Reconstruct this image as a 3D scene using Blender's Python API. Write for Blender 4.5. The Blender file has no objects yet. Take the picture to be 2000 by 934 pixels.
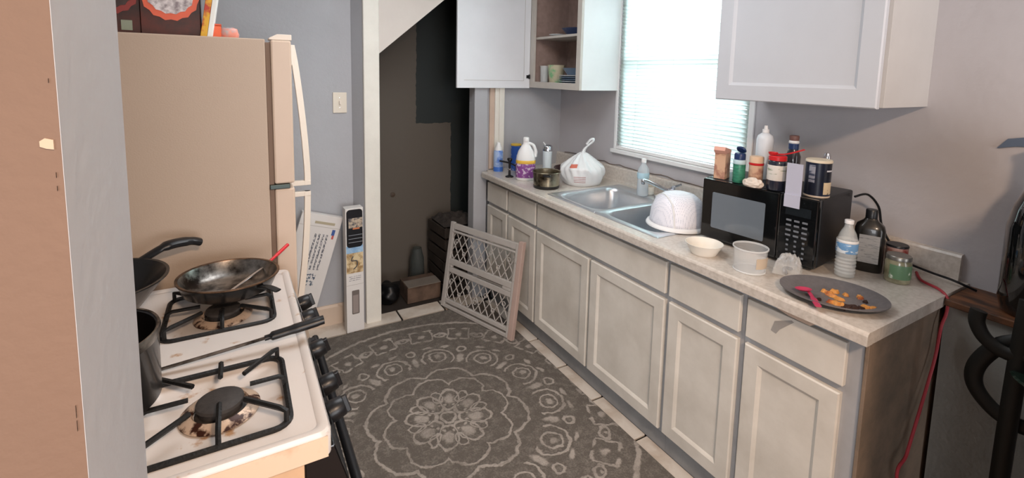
import bpy, bmesh, math, random
from mathutils import Vector, Matrix, Euler
random.seed(7)
S = bpy.context.scene
PI = math.pi
# ------------------------------------------------------------------ camera
F, CX, CY, H = 938.9, 1000.0, 247.6, 1.59
YAW, PITCH, ROLL = .5229, .1095, .0214
_f = Vector((math.sin(YAW)*math.cos(PITCH), math.cos(YAW)*math.cos(PITCH), -math.sin(PITCH)))
_r = Vector((math.cos(YAW), -math.sin(YAW), 0)); _u = _r.cross(_f)
_r, _u = math.cos(ROLL)*_r+math.sin(ROLL)*_u, -math.sin(ROLL)*_r+math.cos(ROLL)*_u
cam = bpy.data.cameras.new('camera'); co = bpy.data.objects.new('camera', cam); S.collection.objects.link(co)
m3 = Matrix((_r, _u, -_f)).transposed()
co.matrix_world = Matrix.Translation((0, 0, H)) @ m3.to_4x4()
cam.sensor_width = 36; cam.lens = F/2000*36; cam.shift_y = (CY-467)/2000; cam.clip_start = .05
S.camera = co
# ------------------------------------------------------------------ light
S.view_settings.view_transform = 'Standard'; S.view_settings.look = 'None'; S.view_settings.gamma = 1
S.view_settings.exposure = 0.95
w = bpy.data.worlds.new('world'); S.world = w; w.use_nodes = True
w.node_tree.nodes['Background'].inputs[0].default_value = (.86, .95, 1, 1)
w.node_tree.nodes['Background'].inputs[1].default_value = .5
def area(name, loc, target, sx, sy, power, col):
    l = bpy.data.lights.new(name, 'AREA'); l.shape = 'RECTANGLE'; l.size = sx; l.size_y = sy; l.energy = power; l.color = col
    o = bpy.data.objects.new(name, l); S.collection.objects.link(o); o.location = loc
    o.rotation_euler = (Vector(target)-Vector(loc)).to_track_quat('-Z', 'Y').to_euler(); return o
area('daylight_outside_window', (2.75, 1.86, 1.9), (2.1, 1.86, 1.6), 1.1, 1.3, 27, (.74, .90, 1))
area('ceiling_lamp_light', (.35, -.85, 2.38), (.35, -.85, 0), .24, .24, 32, (1, .71, .50))
area('room_fill_light', (.6, -2.85, 1.3), (.6, 1.5, .9), 2.4, 1.6, 48, (.95, .96, 1))  # unseen neutral fill added behind the camera
area('left_fill_light', (-2.8, -2.0, 1.4), (1.4, 1.2, .6), 1.6, 1.5, 50, (.94, .96, 1))  # unseen fill added at the left to brighten the cabinet doors
area('overhead_fill_light', (.75, 1.7, 2.42), (.75, 1.7, 0), 1.0, 1.0, 10, (.93, .96, 1))  # soft overhead fill, added without a known fixture

# ------------------------------------------------------------------ helpers
def at(px, py, **k):
    d = _f+_r*((px-CX)/F)-_u*((py-CY)/F); (a, v), = k.items(); i = 'xyz'.index(a)
    o = Vector((0, 0, H)); return o+d*((v-o[i])/d[i])
def lin(c):
    if isinstance(c, str): c = [int(c[i:i+2], 16)/255 for i in (0, 2, 4)]
    return tuple((x/12.92 if x <= .04045 else ((x+.055)/1.055)**2.4) for x in c)+(1,)
def mat(name, col, rough=.5, metal=0, vary=0, vscale=6, bump=0, bscale=80, alt=None, trans=0, alpha=1, coat=0, spec=.5, ior=1.45, stretch=None, thr=None):
    m = bpy.data.materials.new(name); m.use_nodes = True; nt = m.node_tree; b = nt.nodes['Principled BSDF']; L = nt.links.new
    b.inputs['Base Color'].default_value = lin(col); b.inputs['Roughness'].default_value = rough; b.inputs['Metallic'].default_value = metal
    b.inputs['Transmission Weight'].default_value = trans; b.inputs['Alpha'].default_value = alpha; b.inputs['Coat Weight'].default_value = coat
    b.inputs['Specular IOR Level'].default_value = spec; b.inputs['IOR'].default_value = ior
    tc = nt.nodes.new('ShaderNodeTexCoord'); src = tc.outputs['Object']
    if stretch:
        mp = nt.nodes.new('ShaderNodeMapping'); mp.inputs['Scale'].default_value = stretch; L(src, mp.inputs['Vector']); src = mp.outputs['Vector']
    if vary or alt:
        n = nt.nodes.new('ShaderNodeTexNoise'); n.inputs['Scale'].default_value = vscale; n.inputs['Detail'].default_value = 5; n.inputs['Roughness'].default_value = .6; L(src, n.inputs['Vector'])
        r = nt.nodes.new('ShaderNodeValToRGB'); t0, t1 = thr or (.35, .65)
        r.color_ramp.elements[0].position = t0; r.color_ramp.elements[1].position = t1
        c = lin(col); a = lin(alt) if alt else tuple(x*(1-vary) for x in c[:3])+(1,)
        r.color_ramp.elements[0].color = a; r.color_ramp.elements[1].color = c
        L(n.outputs['Fac'], r.inputs['Fac']); L(r.outputs['Color'], b.inputs['Base Color'])
    if bump:
        n2 = nt.nodes.new('ShaderNodeTexNoise'); n2.inputs['Scale'].default_value = bscale; n2.inputs['Detail'].default_value = 3; L(tc.outputs['Object'], n2.inputs['Vector'])
        bp = nt.nodes.new('ShaderNodeBump'); bp.inputs['Strength'].default_value = bump; bp.inputs['Distance'].default_value = .01; L(n2.outputs['Fac'], bp.inputs['Height']); L(bp.outputs['Normal'], b.inputs['Normal'])
    return m
def print_mat(name, base, ink, sx=60, sz=260, dens=.5):      # illegible rows of small print
    m = mat(name, base, .45, alt=ink, vscale=1, stretch=(sx, sx, sz), thr=(dens-.03, dens+.03)); return m
def box(bm, x0, x1, y0, y1, z0, z1, M=None):
    vs = [bm.verts.new(Vector((x, y, z))) for x in (x0, x1) for y in (y0, y1) for z in (z0, z1)]
    for f in ((0, 1, 3, 2), (4, 6, 7, 5), (0, 4, 5, 1), (2, 3, 7, 6), (0, 2, 6, 4), (1, 5, 7, 3)): bm.faces.new([vs[i] for i in f])
    if M is not None:
        for v in vs: v.co = M @ v.co
    return vs
def lathe(bm, prof, seg=32, c=(0, 0, 0), M=None, a0=0, a1=2*PI, sq=None):
    rings = []; full = abs(a1-a0-2*PI) < 1e-6; n = seg if full else seg+1
    for r, z in prof:
        if r < 1e-6: rings.append([bm.verts.new((0, 0, z))])
        else:
            R_ = []
            for k in range(n):
                t = a0+(a1-a0)*k/seg; x, y = math.cos(t), math.sin(t)
                if sq:                                       # rounded rectangle section: (x stretch, y stretch, exponent)
                    x = math.copysign(abs(x)**sq[2], x)*sq[0]; y = math.copysign(abs(y)**sq[2], y)*sq[1]
                R_.append(bm.verts.new((r*x, r*y, z)))
            rings.append(R_)
    for A, B in zip(rings, rings[1:]):
        for k in range(seg):
            i, j = k, (k+1) % n if full else k+1
            if len(A) == 1 and len(B) == 1: continue
            if len(A) == 1: bm.faces.new((A[0], B[i], B[j]))
            elif len(B) == 1: bm.faces.new((A[i], B[0], A[j]))
            else: bm.faces.new((A[i], B[i], B[j], A[j]))
    T = Matrix.Translation(c) if M is None else M
    for R_ in rings:
        for v in R_: v.co = T @ v.co
def smooth_pts(pts, n=6):
    P = [Vector(p) for p in pts]
    if len(P) < 3: return P
    out = []
    for i in range(len(P)-1):
        a, b, c, d = P[max(i-1, 0)], P[i], P[i+1], P[min(i+2, len(P)-1)]
        for k in range(n):
            t = k/n; out.append(.5*((2*b)+(c-a)*t+(2*a-5*b+4*c-d)*t*t+(3*b-a-3*c+d)*t**3))
    out.append(P[-1]); return out
def tube(bm, pts, r, seg=8, flat=None, closed=False, cap=True):
    P = [Vector(p) for p in pts]; n = len(P); rings = []; up = Vector((0, 0, 1))
    for i, p in enumerate(P):
        if closed: t = P[(i+1) % n]-P[i-1]
        else: t = P[min(i+1, n-1)]-P[max(i-1, 0)]
        t.normalize(); s = t.cross(up) if i == 0 else s-t*s.dot(t)        # carry the side vector along the path
        if s.length < .05: s = t.cross(Vector((0, 1, 0)))
        s.normalize(); u = s.cross(t); rr = r[i] if isinstance(r, (list, tuple)) else r
        fx, fy = flat or (1, 1)
        rings.append([bm.verts.new(p+s*(math.cos(2*PI*k/seg+PI/seg)*rr*fx)+u*(math.sin(2*PI*k/seg+PI/seg)*rr*fy)) for k in range(seg)])
    for i in range(n if closed else n-1):
        A, B = rings[i], rings[(i+1) % n]
        for k in range(seg): bm.faces.new((A[k], A[(k+1) % seg], B[(k+1) % seg], B[k]))
    if not closed and cap: bm.faces.new(rings[0][::-1]); bm.faces.new(rings[-1])
def prism(bm, poly, d0, d1, plane='xz', M=None):       # polygon in a plane, extruded along the third axis
    def P(a, b, d): return {'xz': (a, d, b), 'xy': (a, b, d), 'yz': (d, a, b)}[plane]
    A = [bm.verts.new(P(a, b, d0)) for a, b in poly]; B = [bm.verts.new(P(a, b, d1)) for a, b in poly]
    bm.faces.new(A); bm.faces.new(B[::-1]); n = len(A)
    for i in range(n): bm.faces.new((A[i], B[i], B[(i+1) % n], A[(i+1) % n]))
    if M is not None:
        for v in A+B: v.co = M @ v.co
def disc_pts(r, n=24, rx=1, ry=1): return [(r*rx*math.cos(2*PI*k/n), r*ry*math.sin(2*PI*k/n)) for k in range(n)]
def rrect(x0, x1, y0, y1, r, n=5):
    out = []
    for cx, cy, a in ((x1-r, y1-r, 0), (x0+r, y1-r, 90), (x0+r, y0+r, 180), (x1-r, y0+r, 270)):
        for k in range(n+1):
            t = math.radians(a+90*k/n); out.append((cx+r*math.cos(t), cy+r*math.sin(t)))
    return out
def obj(name, bm, m, parent=None, smooth=False, bevel=0, solid=0, sub=0):
    bmesh.ops.recalc_face_normals(bm, faces=bm.faces)
    me = bpy.data.meshes.new(name); bm.to_mesh(me); bm.free(); me.materials.append(m)
    o = bpy.data.objects.new(name, me); S.collection.objects.link(o); o.parent = parent
    if smooth:
        me.shade_smooth()
        try: me.set_sharp_from_angle(angle=math.radians(42))
        except Exception: pass
    if solid: d = o.modifiers.new('solid', 'SOLIDIFY'); d.thickness = solid; d.offset = -1
    if bevel: d = o.modifiers.new('bevel', 'BEVEL'); d.width = bevel; d.segments = 2; d.limit_method = 'ANGLE'; d.angle_limit = .6
    if sub: d = o.modifiers.new('sub', 'SUBSURF'); d.levels = d.render_levels = sub
    return o
def B(): return bmesh.new()
def ob_box(name, m, parent, *a, bevel=.0015, M=None):
    bm = B(); box(bm, *a, M=M); return obj(name, bm, m, parent, bevel=bevel)
def ob_lathe(name, m, parent, prof, seg=32, c=(0, 0, 0), M=None, solid=0, **k):
    bm = B(); lathe(bm, prof, seg, c, M, **k); return obj(name, bm, m, parent, smooth=True, solid=solid)
def ob_tube(name, m, parent, pts, r, seg=8, sm=True, flat=None, closed=False, n=6):
    bm = B(); tube(bm, smooth_pts(pts, n) if sm else pts, r, seg, flat, closed); return obj(name, bm, m, parent, smooth=True)
def tag(o, label, cat, group=None, kind=None):
    o['label'] = label; o['category'] = cat
    if group: o['group'] = group
    if kind: o['kind'] = kind
    return o
def thing(name, label, cat, loc=(0, 0, 0), rz=0, group=None):
    o = bpy.data.objects.new(name, None); S.collection.objects.link(o); o.location = loc; o.rotation_euler = (0, 0, rz); o.empty_display_size = .05
    return tag(o, label, cat, group)
def struct(name, bm, m, parent=None, **k):
    o = obj(name, bm, m, parent, **k)
    if parent is None: o['kind'] = 'structure'
    return o
def rng(a, b): return random.uniform(a, b)

# ------------------------------------------------------------------ materials
M_wall = mat('grey_wall_paint', 'b0b1b5', .75, vary=.08, vscale=2.5, bump=.12, bscale=60)
M_wallw = mat('beige_wall_paint', '735c4d', .7, vary=.05, vscale=3, bump=.10, bscale=90)
M_wallR = mat('right_wall_paint', 'bab7ba', .7, vary=.07, vscale=2.2, bump=.18, bscale=26)
M_jamb = mat('grey_jamb_paint', 'aeadaf', .6, vary=.05, vscale=4, bump=.12, bscale=40)
M_trim = mat('white_gloss_trim', 'e4e0d6', .4, vary=.06, vscale=9, bump=.08)
M_peach = mat('peach_trim', 'cbb4a2', .55, vary=.1)
M_ceil = mat('ceiling_white', 'd8d4cc', .9)
M_wood = mat('brown_floor_boards', '6d4c36', .5, vary=.3, vscale=3, stretch=(1, 12, 1))
M_grout = mat('dark_grout', '25221f', .9, vary=.2)
M_tile = mat('cream_tile', 'd8cfc4', .35, alt='b7a695', vscale=5, thr=(.3, .55), bump=.05)
M_cab = mat('white_cabinet_paint', 'd9d4cb', .42, alt='c6c0b6', vscale=4, thr=(.3, .6), bump=.05, bscale=40)
M_frame = mat('shaded_face_frame_paint', 'a9aaad', .5, vary=.12, vscale=9)  # cabinet paint greyed, shade between the doors put into the colour
M_upper = mat('upper_cabinet_paint', 'c6c8cd', .38, vary=.04, vscale=3, bump=.04, bscale=40)
M_uside = mat('upper_cabinet_side', 'dcdcdc', .4, vary=.04)
M_raw = mat('raw_particle_board', 'a2836b', .75, vary=.2, vscale=14)
M_inside = mat('cabinet_inside', 'a28b82', .8, vary=.2, vscale=20)
M_edge = mat('grey_beige_line', 'b4afa7', .6, vary=.15, vscale=10)  # even grey-beige for thin groove, fold and notch lines
M_counter = mat('speckled_laminate', 'cdc5bc', .3, alt='bcb3a9', vscale=70, thr=(.35, .6), bump=.02, coat=.2)
M_lip = M_counter
M_steel = mat('sink_steel', 'dde1e6', .33, .85, vary=.15, vscale=5)
M_chrome = mat('chrome', 'd5d8de', .12, 1)
M_dsteel = mat('soiled_steel', '97928c', .3, .9, alt='221c19', vscale=14, thr=(.40, .60))
M_black = mat('black_plastic', '16171a', .35)
M_blackg = mat('gloss_black', '0c0e10', .12, coat=.5)
M_iron = mat('cast_iron', '141414', .5, bump=.2, bscale=150, vary=.3, vscale=40)
M_blackpot = mat('black_enamel', '100f0f', .38, vary=.3, vscale=14, coat=.3)
M_stove = mat('white_stove_enamel', 'd6cfca', .28, alt='b08a68', vscale=19, thr=(.28, .37), coat=.3)
M_stovelip = mat('grease_stained_enamel', 'e3c9b0', .3, alt='b07c4c', vscale=6, thr=(.3, .45))
M_stoveside = mat('stained_stove_side', 'd9b592', .4, vary=.2)
M_cap = mat('burner_cap', '3c3836', .65, vary=.35, vscale=60, bump=.1)
M_ring = mat('burnt_burner_ring', 'c9b09a', .4, alt='3a1d12', vscale=38, thr=(.42, .52), metal=.2)
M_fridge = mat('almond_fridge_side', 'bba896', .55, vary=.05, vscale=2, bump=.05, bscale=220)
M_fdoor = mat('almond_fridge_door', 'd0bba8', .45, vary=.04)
M_gasket = mat('fridge_gasket', '7b6657', .7)
M_handle = mat('cream_handle', 'e2d6c8', .4)
M_white = mat('white_plastic', 'e6e6e6', .4)
M_whitet = mat('translucent_white_plastic', 'dfe8ee', .35, trans=.45, ior=1.2)
M_clear = mat('clear_plastic', 'eef4f4', .08, alpha=.22, coat=.5)
M_film = mat('clear_film', 'eef0f0', .15, alpha=.22, coat=.5)
M_gate = mat('grey_white_gate_plastic', 'b9b4af', .5, vary=.08, vscale=10)
M_gatep = mat('pinkish_gate_wood', 'bfa79d', .6, vary=.1)
M_red = mat('red_plastic', 'c8252b', .35)
M_pink = mat('pink_plastic', 'b93c5c', .35)
M_darkclos = mat('closet_floor', '2e2620', .9, vary=.4)

# ------------------------------------------------------------------ setting
WX, BY = 2.14, 2.98
bm = B(); box(bm, -3, 2.3, -3, 3.6, -.12, -.012); struct('floor', bm, M_grout)
fl = bpy.data.objects['floor']
bm = B(); box(bm, -3, 2.3, -3, .42, -.011, 0); o = obj('floor_boards', bm, M_wood, fl)
# floor tiles along the cabinets, at the doorway, and under the fridge side
tb = {}
def tile(x0, x1, y0, y1, dz=0):
    key = (round(x1-x0, 3), round(y1-y0, 3))
    if key not in tb:
        bm = B(); a, b = key; box(bm, -a/2, a/2, -b/2, b/2, -.009, .001)
        o = obj('tile', bm, M_tile, fl, bevel=.0015); tb[key] = o
    else: o = tb[key].copy(); S.collection.objects.link(o)
    o.location = ((x0+x1)/2, (y0+y1)/2, dz)
ys = [2.88, 2.585, 2.29, 1.995, 1.70, 1.405, 1.11, .815, .52]
for a, b in zip(ys[1:], ys): tile(1.243, 1.533, a+.006, b-.006)
xs = [-.30, -.005, .29, .585, .88, 1.175, 1.47]
for a, b in zip(xs, xs[1:]):
    tile(a+.006, b-.006, 2.888, 3.05 if b < .6 else 3.02, .001)
for k in range(3):
    for a, b in zip(xs[:-1], xs[1:]): tile(a+.006, b-.006, .52+.6*k, .52+.6*k+.588)
bm = B(); box(bm, -3, 2.3, -3, 3.6, 2.45, 2.55); struct('ceiling', bm, M_ceil)
# right (window) wall with opening
WY0, WY1, WZ0, WZ1 = 1.425, 2.345, 1.115, 2.25
bm = B()
box(bm, WX, WX+.14, -3, WY0, 0, 2.45); box(bm, WX, WX+.14, WY1, 3.6, 0, 2.45)
box(bm, WX, WX+.14, WY0, WY1, 0, WZ0); box(bm, WX, WX+.14, WY0, WY1, WZ1, 2.45)
struct('wall_right', bm, M_wallR)
wr = bpy.data.objects['wall_right']
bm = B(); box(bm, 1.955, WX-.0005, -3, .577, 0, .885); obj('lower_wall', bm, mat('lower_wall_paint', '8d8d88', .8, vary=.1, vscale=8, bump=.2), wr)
# back wall
bm = B(); box(bm, -.9, .665, 3.04, 3.14, 0, 2.45); box(bm, 1.505, WX, BY, BY+.12, 0, 2.45); struct('wall_back', bm, M_wall)
wb = bpy.data.objects['wall_back']
bm = B(); box(bm, 1.405, 1.505, 2.950, 3.04, 0, 2.45); obj('wall_end', bm, M_wall, wb, bevel=.004)
bm = B(); prism(bm, [(.70, 1.665), (.745, 1.68), (1.192, 2.06), (1.405, 2.245), (1.405, 2.45), (.70, 2.45)], 2.955, 2.99); obj('stair_panel', bm, mat('stair_panel_paint', 'd3cac2', .6, vary=.05), wb)
# door casing beside the stair closet
bm = B(); box(bm, .665, .76, 2.935, 3.04, 0, 2.45); struct('trim_1', bm, M_trim, bevel=.006)
bm = B(); prism(bm, [(.615, 3.0398), (.6648, 3.0398), (.6648, 2.955)], 0, 2.45, 'xy'); obj('casing_return', bm, M_wall, bpy.data.objects['trim_1'], bevel=.002)
bm = B(); box(bm, 1.565, 1.635, BY-.025, BY, .92, 2.45); box(bm, 1.595, 1.635, BY-.034, BY-.024, .92, 2.45); struct('trim_2', bm, M_trim, bevel=.003)
bm = B(); box(bm, 1.53, 1.565, BY-.012, BY, .92, 2.45); struct('trim_3', bm, M_peach)
# closet behind
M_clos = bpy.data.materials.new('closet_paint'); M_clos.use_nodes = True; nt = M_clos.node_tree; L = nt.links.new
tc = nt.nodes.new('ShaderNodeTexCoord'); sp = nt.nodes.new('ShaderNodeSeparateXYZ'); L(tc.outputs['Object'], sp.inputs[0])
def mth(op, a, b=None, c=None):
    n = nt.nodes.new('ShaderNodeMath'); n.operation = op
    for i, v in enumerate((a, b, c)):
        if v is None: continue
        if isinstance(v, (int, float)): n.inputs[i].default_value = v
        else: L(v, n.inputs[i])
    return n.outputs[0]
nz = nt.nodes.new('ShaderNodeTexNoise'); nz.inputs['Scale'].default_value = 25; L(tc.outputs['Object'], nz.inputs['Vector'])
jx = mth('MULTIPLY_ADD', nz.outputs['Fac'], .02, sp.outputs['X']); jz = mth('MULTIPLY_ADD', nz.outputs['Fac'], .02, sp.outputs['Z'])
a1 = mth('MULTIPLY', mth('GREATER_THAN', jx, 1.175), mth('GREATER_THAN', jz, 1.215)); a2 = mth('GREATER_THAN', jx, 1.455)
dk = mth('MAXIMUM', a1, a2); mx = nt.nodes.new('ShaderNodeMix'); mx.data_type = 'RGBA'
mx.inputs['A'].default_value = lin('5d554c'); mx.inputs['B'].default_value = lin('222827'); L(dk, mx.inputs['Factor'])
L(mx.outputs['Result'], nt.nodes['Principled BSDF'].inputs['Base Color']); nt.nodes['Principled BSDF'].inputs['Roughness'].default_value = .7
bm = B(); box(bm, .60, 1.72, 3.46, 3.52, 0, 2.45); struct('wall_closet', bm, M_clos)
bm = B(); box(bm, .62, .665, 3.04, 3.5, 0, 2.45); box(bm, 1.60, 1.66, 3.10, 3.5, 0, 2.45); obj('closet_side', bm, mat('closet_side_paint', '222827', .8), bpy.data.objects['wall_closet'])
bm = B(); box(bm, .66, 1.62, 3.022, 3.46, -.011, .004); obj('closet_floor', bm, M_darkclos, fl)
p = at(767, 380, y=3.46)
bm = B(); lathe(bm, [(0, 0), (.014, 0), (.017, .004), (.017, .008), (.006, .010), (0, .010)], 16, M=Matrix.Translation(p) @ Matrix.Rotation(PI/2, 4, 'X')); obj('knob_hole', bm, mat('knob_ring', '4a3a2c', .5), bpy.data.objects['wall_closet'], smooth=True)
# foreground wall at the left, its end is the opening's jamb
bm = B(); box(bm, -3, -.1012, .42, .625, 0, 2.45); struct('wall_left', bm, M_wallw)
wl = bpy.data.objects['wall_left']
bm = B(); box(bm, -.10115, -.1008, .4201, .6249, 0, 2.44); obj('jamb_face', bm, M_jamb, wl)
M_chip = mat('bare_plaster', 'b8a48f', .9)
for (px, py, r_) in ((94, 281, .006), (168, 800, .007), (128, 340, .003), (168, 828, .005), (112, 157, .002), (131, 367, .0025)):
    q = at(px, py, y=.4195); n = 7; pol = [(q.x+r_*rng(.6, 1.1)*math.cos(2*PI*k/n)*(1.2 if px < 120 else .7), q.z+r_*rng(.5, .9)*math.sin(2*PI*k/n)) for k in range(n)]
    if max(a for a, b in pol) > -.1045: pol = [(min(a, -.1045), b) for a, b in pol]
    bm = B(); prism(bm, pol, .4190, .4202); obj('plaster_chip', bm, M_chip, wl)
bm = B(); box(bm, -.75, -.65, .625, 3.04, 0, 2.45); struct('wall_stove_side', bm, M_wall)
bm = B(); box(bm, -3.1, -3, -3, 3.2, 0, 2.45); struct('wall_far_left', bm, M_wallw)
bm = B(); box(bm, -3, 2.3, -3.1, -3, 0, 2.45); struct('wall_front', bm, M_wallw)
# baseboard left of casing
bm = B(); prism(bm, [(3.04, 0), (3.025, 0), (3.025, .115), (3.032, .13), (3.04, .13)], -.2, .64, 'yz'); struct('baseboard_back', bm, mat('dirty_cream_baseboard', 'cdb9a6', .5, alt='9a7e66', vscale=7, thr=(.28, .4)))
# window: frame, sill, blind
bm = B(); y0, y1, z0, z1 = WY0, WY1, WZ0, WZ1
box(bm, WX+.02, WX+.10, y0, y0+.035, z0, z1); box(bm, WX+.02, WX+.10, y1-.035, y1, z0, z1); box(bm, WX+.02, WX+.10, y0+.035, y1-.035, z0, z0+.035); box(bm, WX+.02, WX+.10, y0+.035, y1-.035, z1-.035, z1)
box(bm, WX+.05, WX+.085, y0+.035, y1-.035, 1.66, 1.70)
struct('window_1', bm, M_white, bevel=.003); wn = bpy.data.objects['window_1']
bm = B(); box(bm, WX+.066, WX+.070, y0+.036, y1-.036, z0+.036, z1-.036); obj('pane', bm, mat('window_glass', 'ffffff', 0, trans=1, ior=1.01), wn)
bm = B(); box(bm, WX-.028, WX+.02, y0-.03, y1+.03, z0-.018, z0+.006); obj('window_sill', bm, M_white, wn, bevel=.003)
bm = B(); box(bm, WX-.012, WX, y0-.028, y0, z0, z1+.04); obj('window_casing', bm, M_white, wn, bevel=.002)
bm = B(); box(bm, WX-.008, WX, y1, y1+.02, z0, z1+.04); obj('window_casing', bm, M_white, wn, bevel=.002)
bl = thing('window_blind', 'white horizontal slat blind lowered over the bright window above the sink', 'blind', (WX+.004, (y0+y1)/2, 0))
M_slat = bpy.data.materials.new('blind_slat_vinyl'); M_slat.use_nodes = True; nt = M_slat.node_tree; pb = nt.nodes['Principled BSDF']
pb.inputs['Base Color'].default_value = (.86, .92, .86, 1); pb.inputs['Roughness'].default_value = .5
tr = nt.nodes.new('ShaderNodeBsdfTranslucent'); tr.inputs[0].default_value = (.9, .95, .93, 1); ms = nt.nodes.new('ShaderNodeMixShader'); ms.inputs[0].default_value = .62
nt.links.new(pb.outputs[0], ms.inputs[1]); nt.links.new(tr.outputs[0], ms.inputs[2]); nt.links.new(ms.outputs[0], nt.nodes['Material Output'].inputs[0])
hw = (y1-y0)/2-.004; sl = None; zz = z0+.045
while zz < z1-.03:
    if sl is None:
        bm = B(); a = math.radians(62); rows = []
        for t in (-1, -.5, 0, .5, 1):
            d, h = t*.0125, .0018*(1-t*t); rows.append([bm.verts.new((math.cos(a)*d*-1+h*math.sin(a)*-1, s*hw, math.sin(a)*d-h*math.cos(a)*0)) for s in (-1, 1)])
        for A, C in zip(rows, rows[1:]): bm.faces.new((A[0], A[1], C[1], C[0]))
        sl = obj('slat', bm, M_slat, bl, smooth=True, solid=.0006)
    o = sl if zz == z0+.045 else sl.copy()
    if o is not sl: S.collection.objects.link(o)
    o.location = (0, 0, zz); o.rotation_euler = (0, rng(-.03, .03), 0); zz += .0225
ob_box('bottom_rail', M_white, bl, -.012, .010, -hw, hw, z0+.008, z0+.026)
ob_box('head_rail', M_white, bl, -.016, .016, -hw, hw, z1-.03, z1-.001)
for s in (-.28, .02, .30): ob_tube('ladder_cord', M_white, bl, [(-.013, s, z0+.02), (-.013, s, z1-.03)], .0008, 5, sm=False)
# wall switch
sw = thing('light_switch', 'cream double toggle switch plate on the grey wall behind the fridge', 'switch', (.545, 3.04, 1.395))
ob_box('switch_plate', mat('switch_cream', 'ddd3c2', .35), sw, -.040, .040, -.007, 0, -.062, .062, bevel=.002)
ob_box('toggle', M_handle, sw, -.005, .005, -.018, -.006, -.010, .012)
for z in (-.03, .03): ob_lathe('screw', M_chrome, sw, [(0, 0), (.003, 0), (.003, .001), (0, .0015)], 10, M=Matrix.Translation((0, -.007, z)) @ Matrix.Rotation(PI/2, 4, 'X'))

# ------------------------------------------------------------------ rug
M_rug = bpy.data.materials.new('mandala_rug'); M_rug.use_nodes = True; nt = M_rug.node_tree; L = nt.links.new
tc = nt.nodes.new('ShaderNodeTexCoord'); sp = nt.nodes.new('ShaderNodeSeparateXYZ')
nz = nt.nodes.new('ShaderNodeTexNoise'); nz.inputs['Scale'].default_value = 28; nz.inputs['Detail'].default_value = 3; L(tc.outputs['Object'], nz.inputs['Vector'])
va = nt.nodes.new('ShaderNodeVectorMath'); va.operation = 'MULTIPLY_ADD'; va.inputs[1].default_value = (.034, .034, 0); L(nz.outputs['Color'], va.inputs[0]); L(tc.outputs['Object'], va.inputs[2]); L(va.outputs[0], sp.inputs[0])
X = mth('SUBTRACT', sp.outputs['X'], .017); Y = mth('SUBTRACT', sp.outputs['Y'], .017)
R = mth('SQRT', mth('ADD', mth('MULTIPLY', X, X), mth('MULTIPLY', Y, Y))); T = mth('ARCTAN2', Y, X)
def fold(n, off=0):
    s = 2*PI/n; t = mth('ABSOLUTE', mth('SUBTRACT', mth('MODULO', mth('ADD', T, 20*PI+off), s), s/2))
    return mth('MULTIPLY', R, mth('COSINE', t)), mth('MULTIPLY', R, mth('SINE', t))
def ss(d, w): # 1 inside |d|<w
    n = nt.nodes.new('ShaderNodeMapRange'); n.interpolation_type = 'SMOOTHSTEP'; L(d, n.inputs[0]); n.inputs[1].default_value = w*.7; n.inputs[2].default_value = w*1.5; n.inputs[3].default_value = 1; n.inputs[4].default_value = 0; return n.outputs[0]
def dist(fx, fy, cx, cy, ex=1, ey=1):
    a = mth('DIVIDE', mth('SUBTRACT', fx, cx), ex); b = mth('DIVIDE', mth('SUBTRACT', fy, cy), ey); return mth('SQRT', mth('ADD', mth('MULTIPLY', a, a), mth('MULTIPLY', b, b)))
def circ(f, cx, cy, r, w, ex=1, ey=1): return ss(mth('ABSOLUTE', mth('SUBTRACT', dist(*f, cx, cy, ex, ey), r)), w)
def dot(f, cx, cy, r, ex=1, ey=1): return ss(dist(*f, cx, cy, ex, ey), r)
def ring(r, w): return ss(mth('ABSOLUTE', mth('SUBTRACT', R, r)), w)
def band(v, lo, hi): return mth('MULTIPLY', mth('GREATER_THAN', v, lo), mth('LESS_THAN', v, hi))
f8 = fold(8); f8b = fold(8, PI/8); f12 = fold(12); f12b = fold(12, PI/12); f20 = fold(20); f20b = fold(20, PI/20); f24 = fold(24)
ly = [ring(.845, .010),
      mth('MULTIPLY', circ(f8, .235, 0, .135, .0065), mth('GREATER_THAN', R, .235)),
      mth('MULTIPLY', circ(f8b, .20, 0, .095, .005), mth('GREATER_THAN', R, .17)),
      circ(f8, .125, 0, .056, .0055, 1.3, .8), dot(f8, .125, 0, .022, 1.3, 1), circ(f8b, .15, 0, .03, .004, 1.3, .8),
      ring(.035, .006), dot(f8, .085, .02, .007),
      mth('MULTIPLY', circ(f12, .475, 0, .085, .006), mth('GREATER_THAN', R, .43)), circ(f12, .485, 0, .045, .005), dot(f12, .49, 0, .016), circ(f12b, .555, 0, .024, .006), dot(f12b, .47, 0, .022, 1.6, .7), dot(f12, .58, .05, .012, .8, 2),
      dot(f20, .71, 0, .017), circ(f20b, .71, 0, .026, .007, .8, 1.3), dot(f20b, .715, .0, .008), dot(f20, .77, .045, .008, 1, 3), dot(f20, .66, .035, .008, 1, 3), ss(mth('ABSOLUTE', mth('SUBTRACT', f20[1], .063)), .005)]
ly[-1] = mth('MULTIPLY', ly[-1], band(R, .665, .775))
acc = ly[0]
for l_ in ly[1:]: acc = mth('MAXIMUM', acc, l_)
nw = nt.nodes.new('ShaderNodeTexNoise'); nw.inputs['Scale'].default_value = 6; nw.inputs['Detail'].default_value = 6; L(tc.outputs['Object'], nw.inputs['Vector'])
npile = nt.nodes.new('ShaderNodeTexNoise'); npile.inputs['Scale'].default_value = 140; npile.inputs['Detail'].default_value = 4; L(tc.outputs['Object'], npile.inputs['Vector'])
nblot = nt.nodes.new('ShaderNodeTexNoise'); nblot.inputs['Scale'].default_value = 32; nblot.inputs['Detail'].default_value = 5; L(tc.outputs['Object'], nblot.inputs['Vector'])
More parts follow.
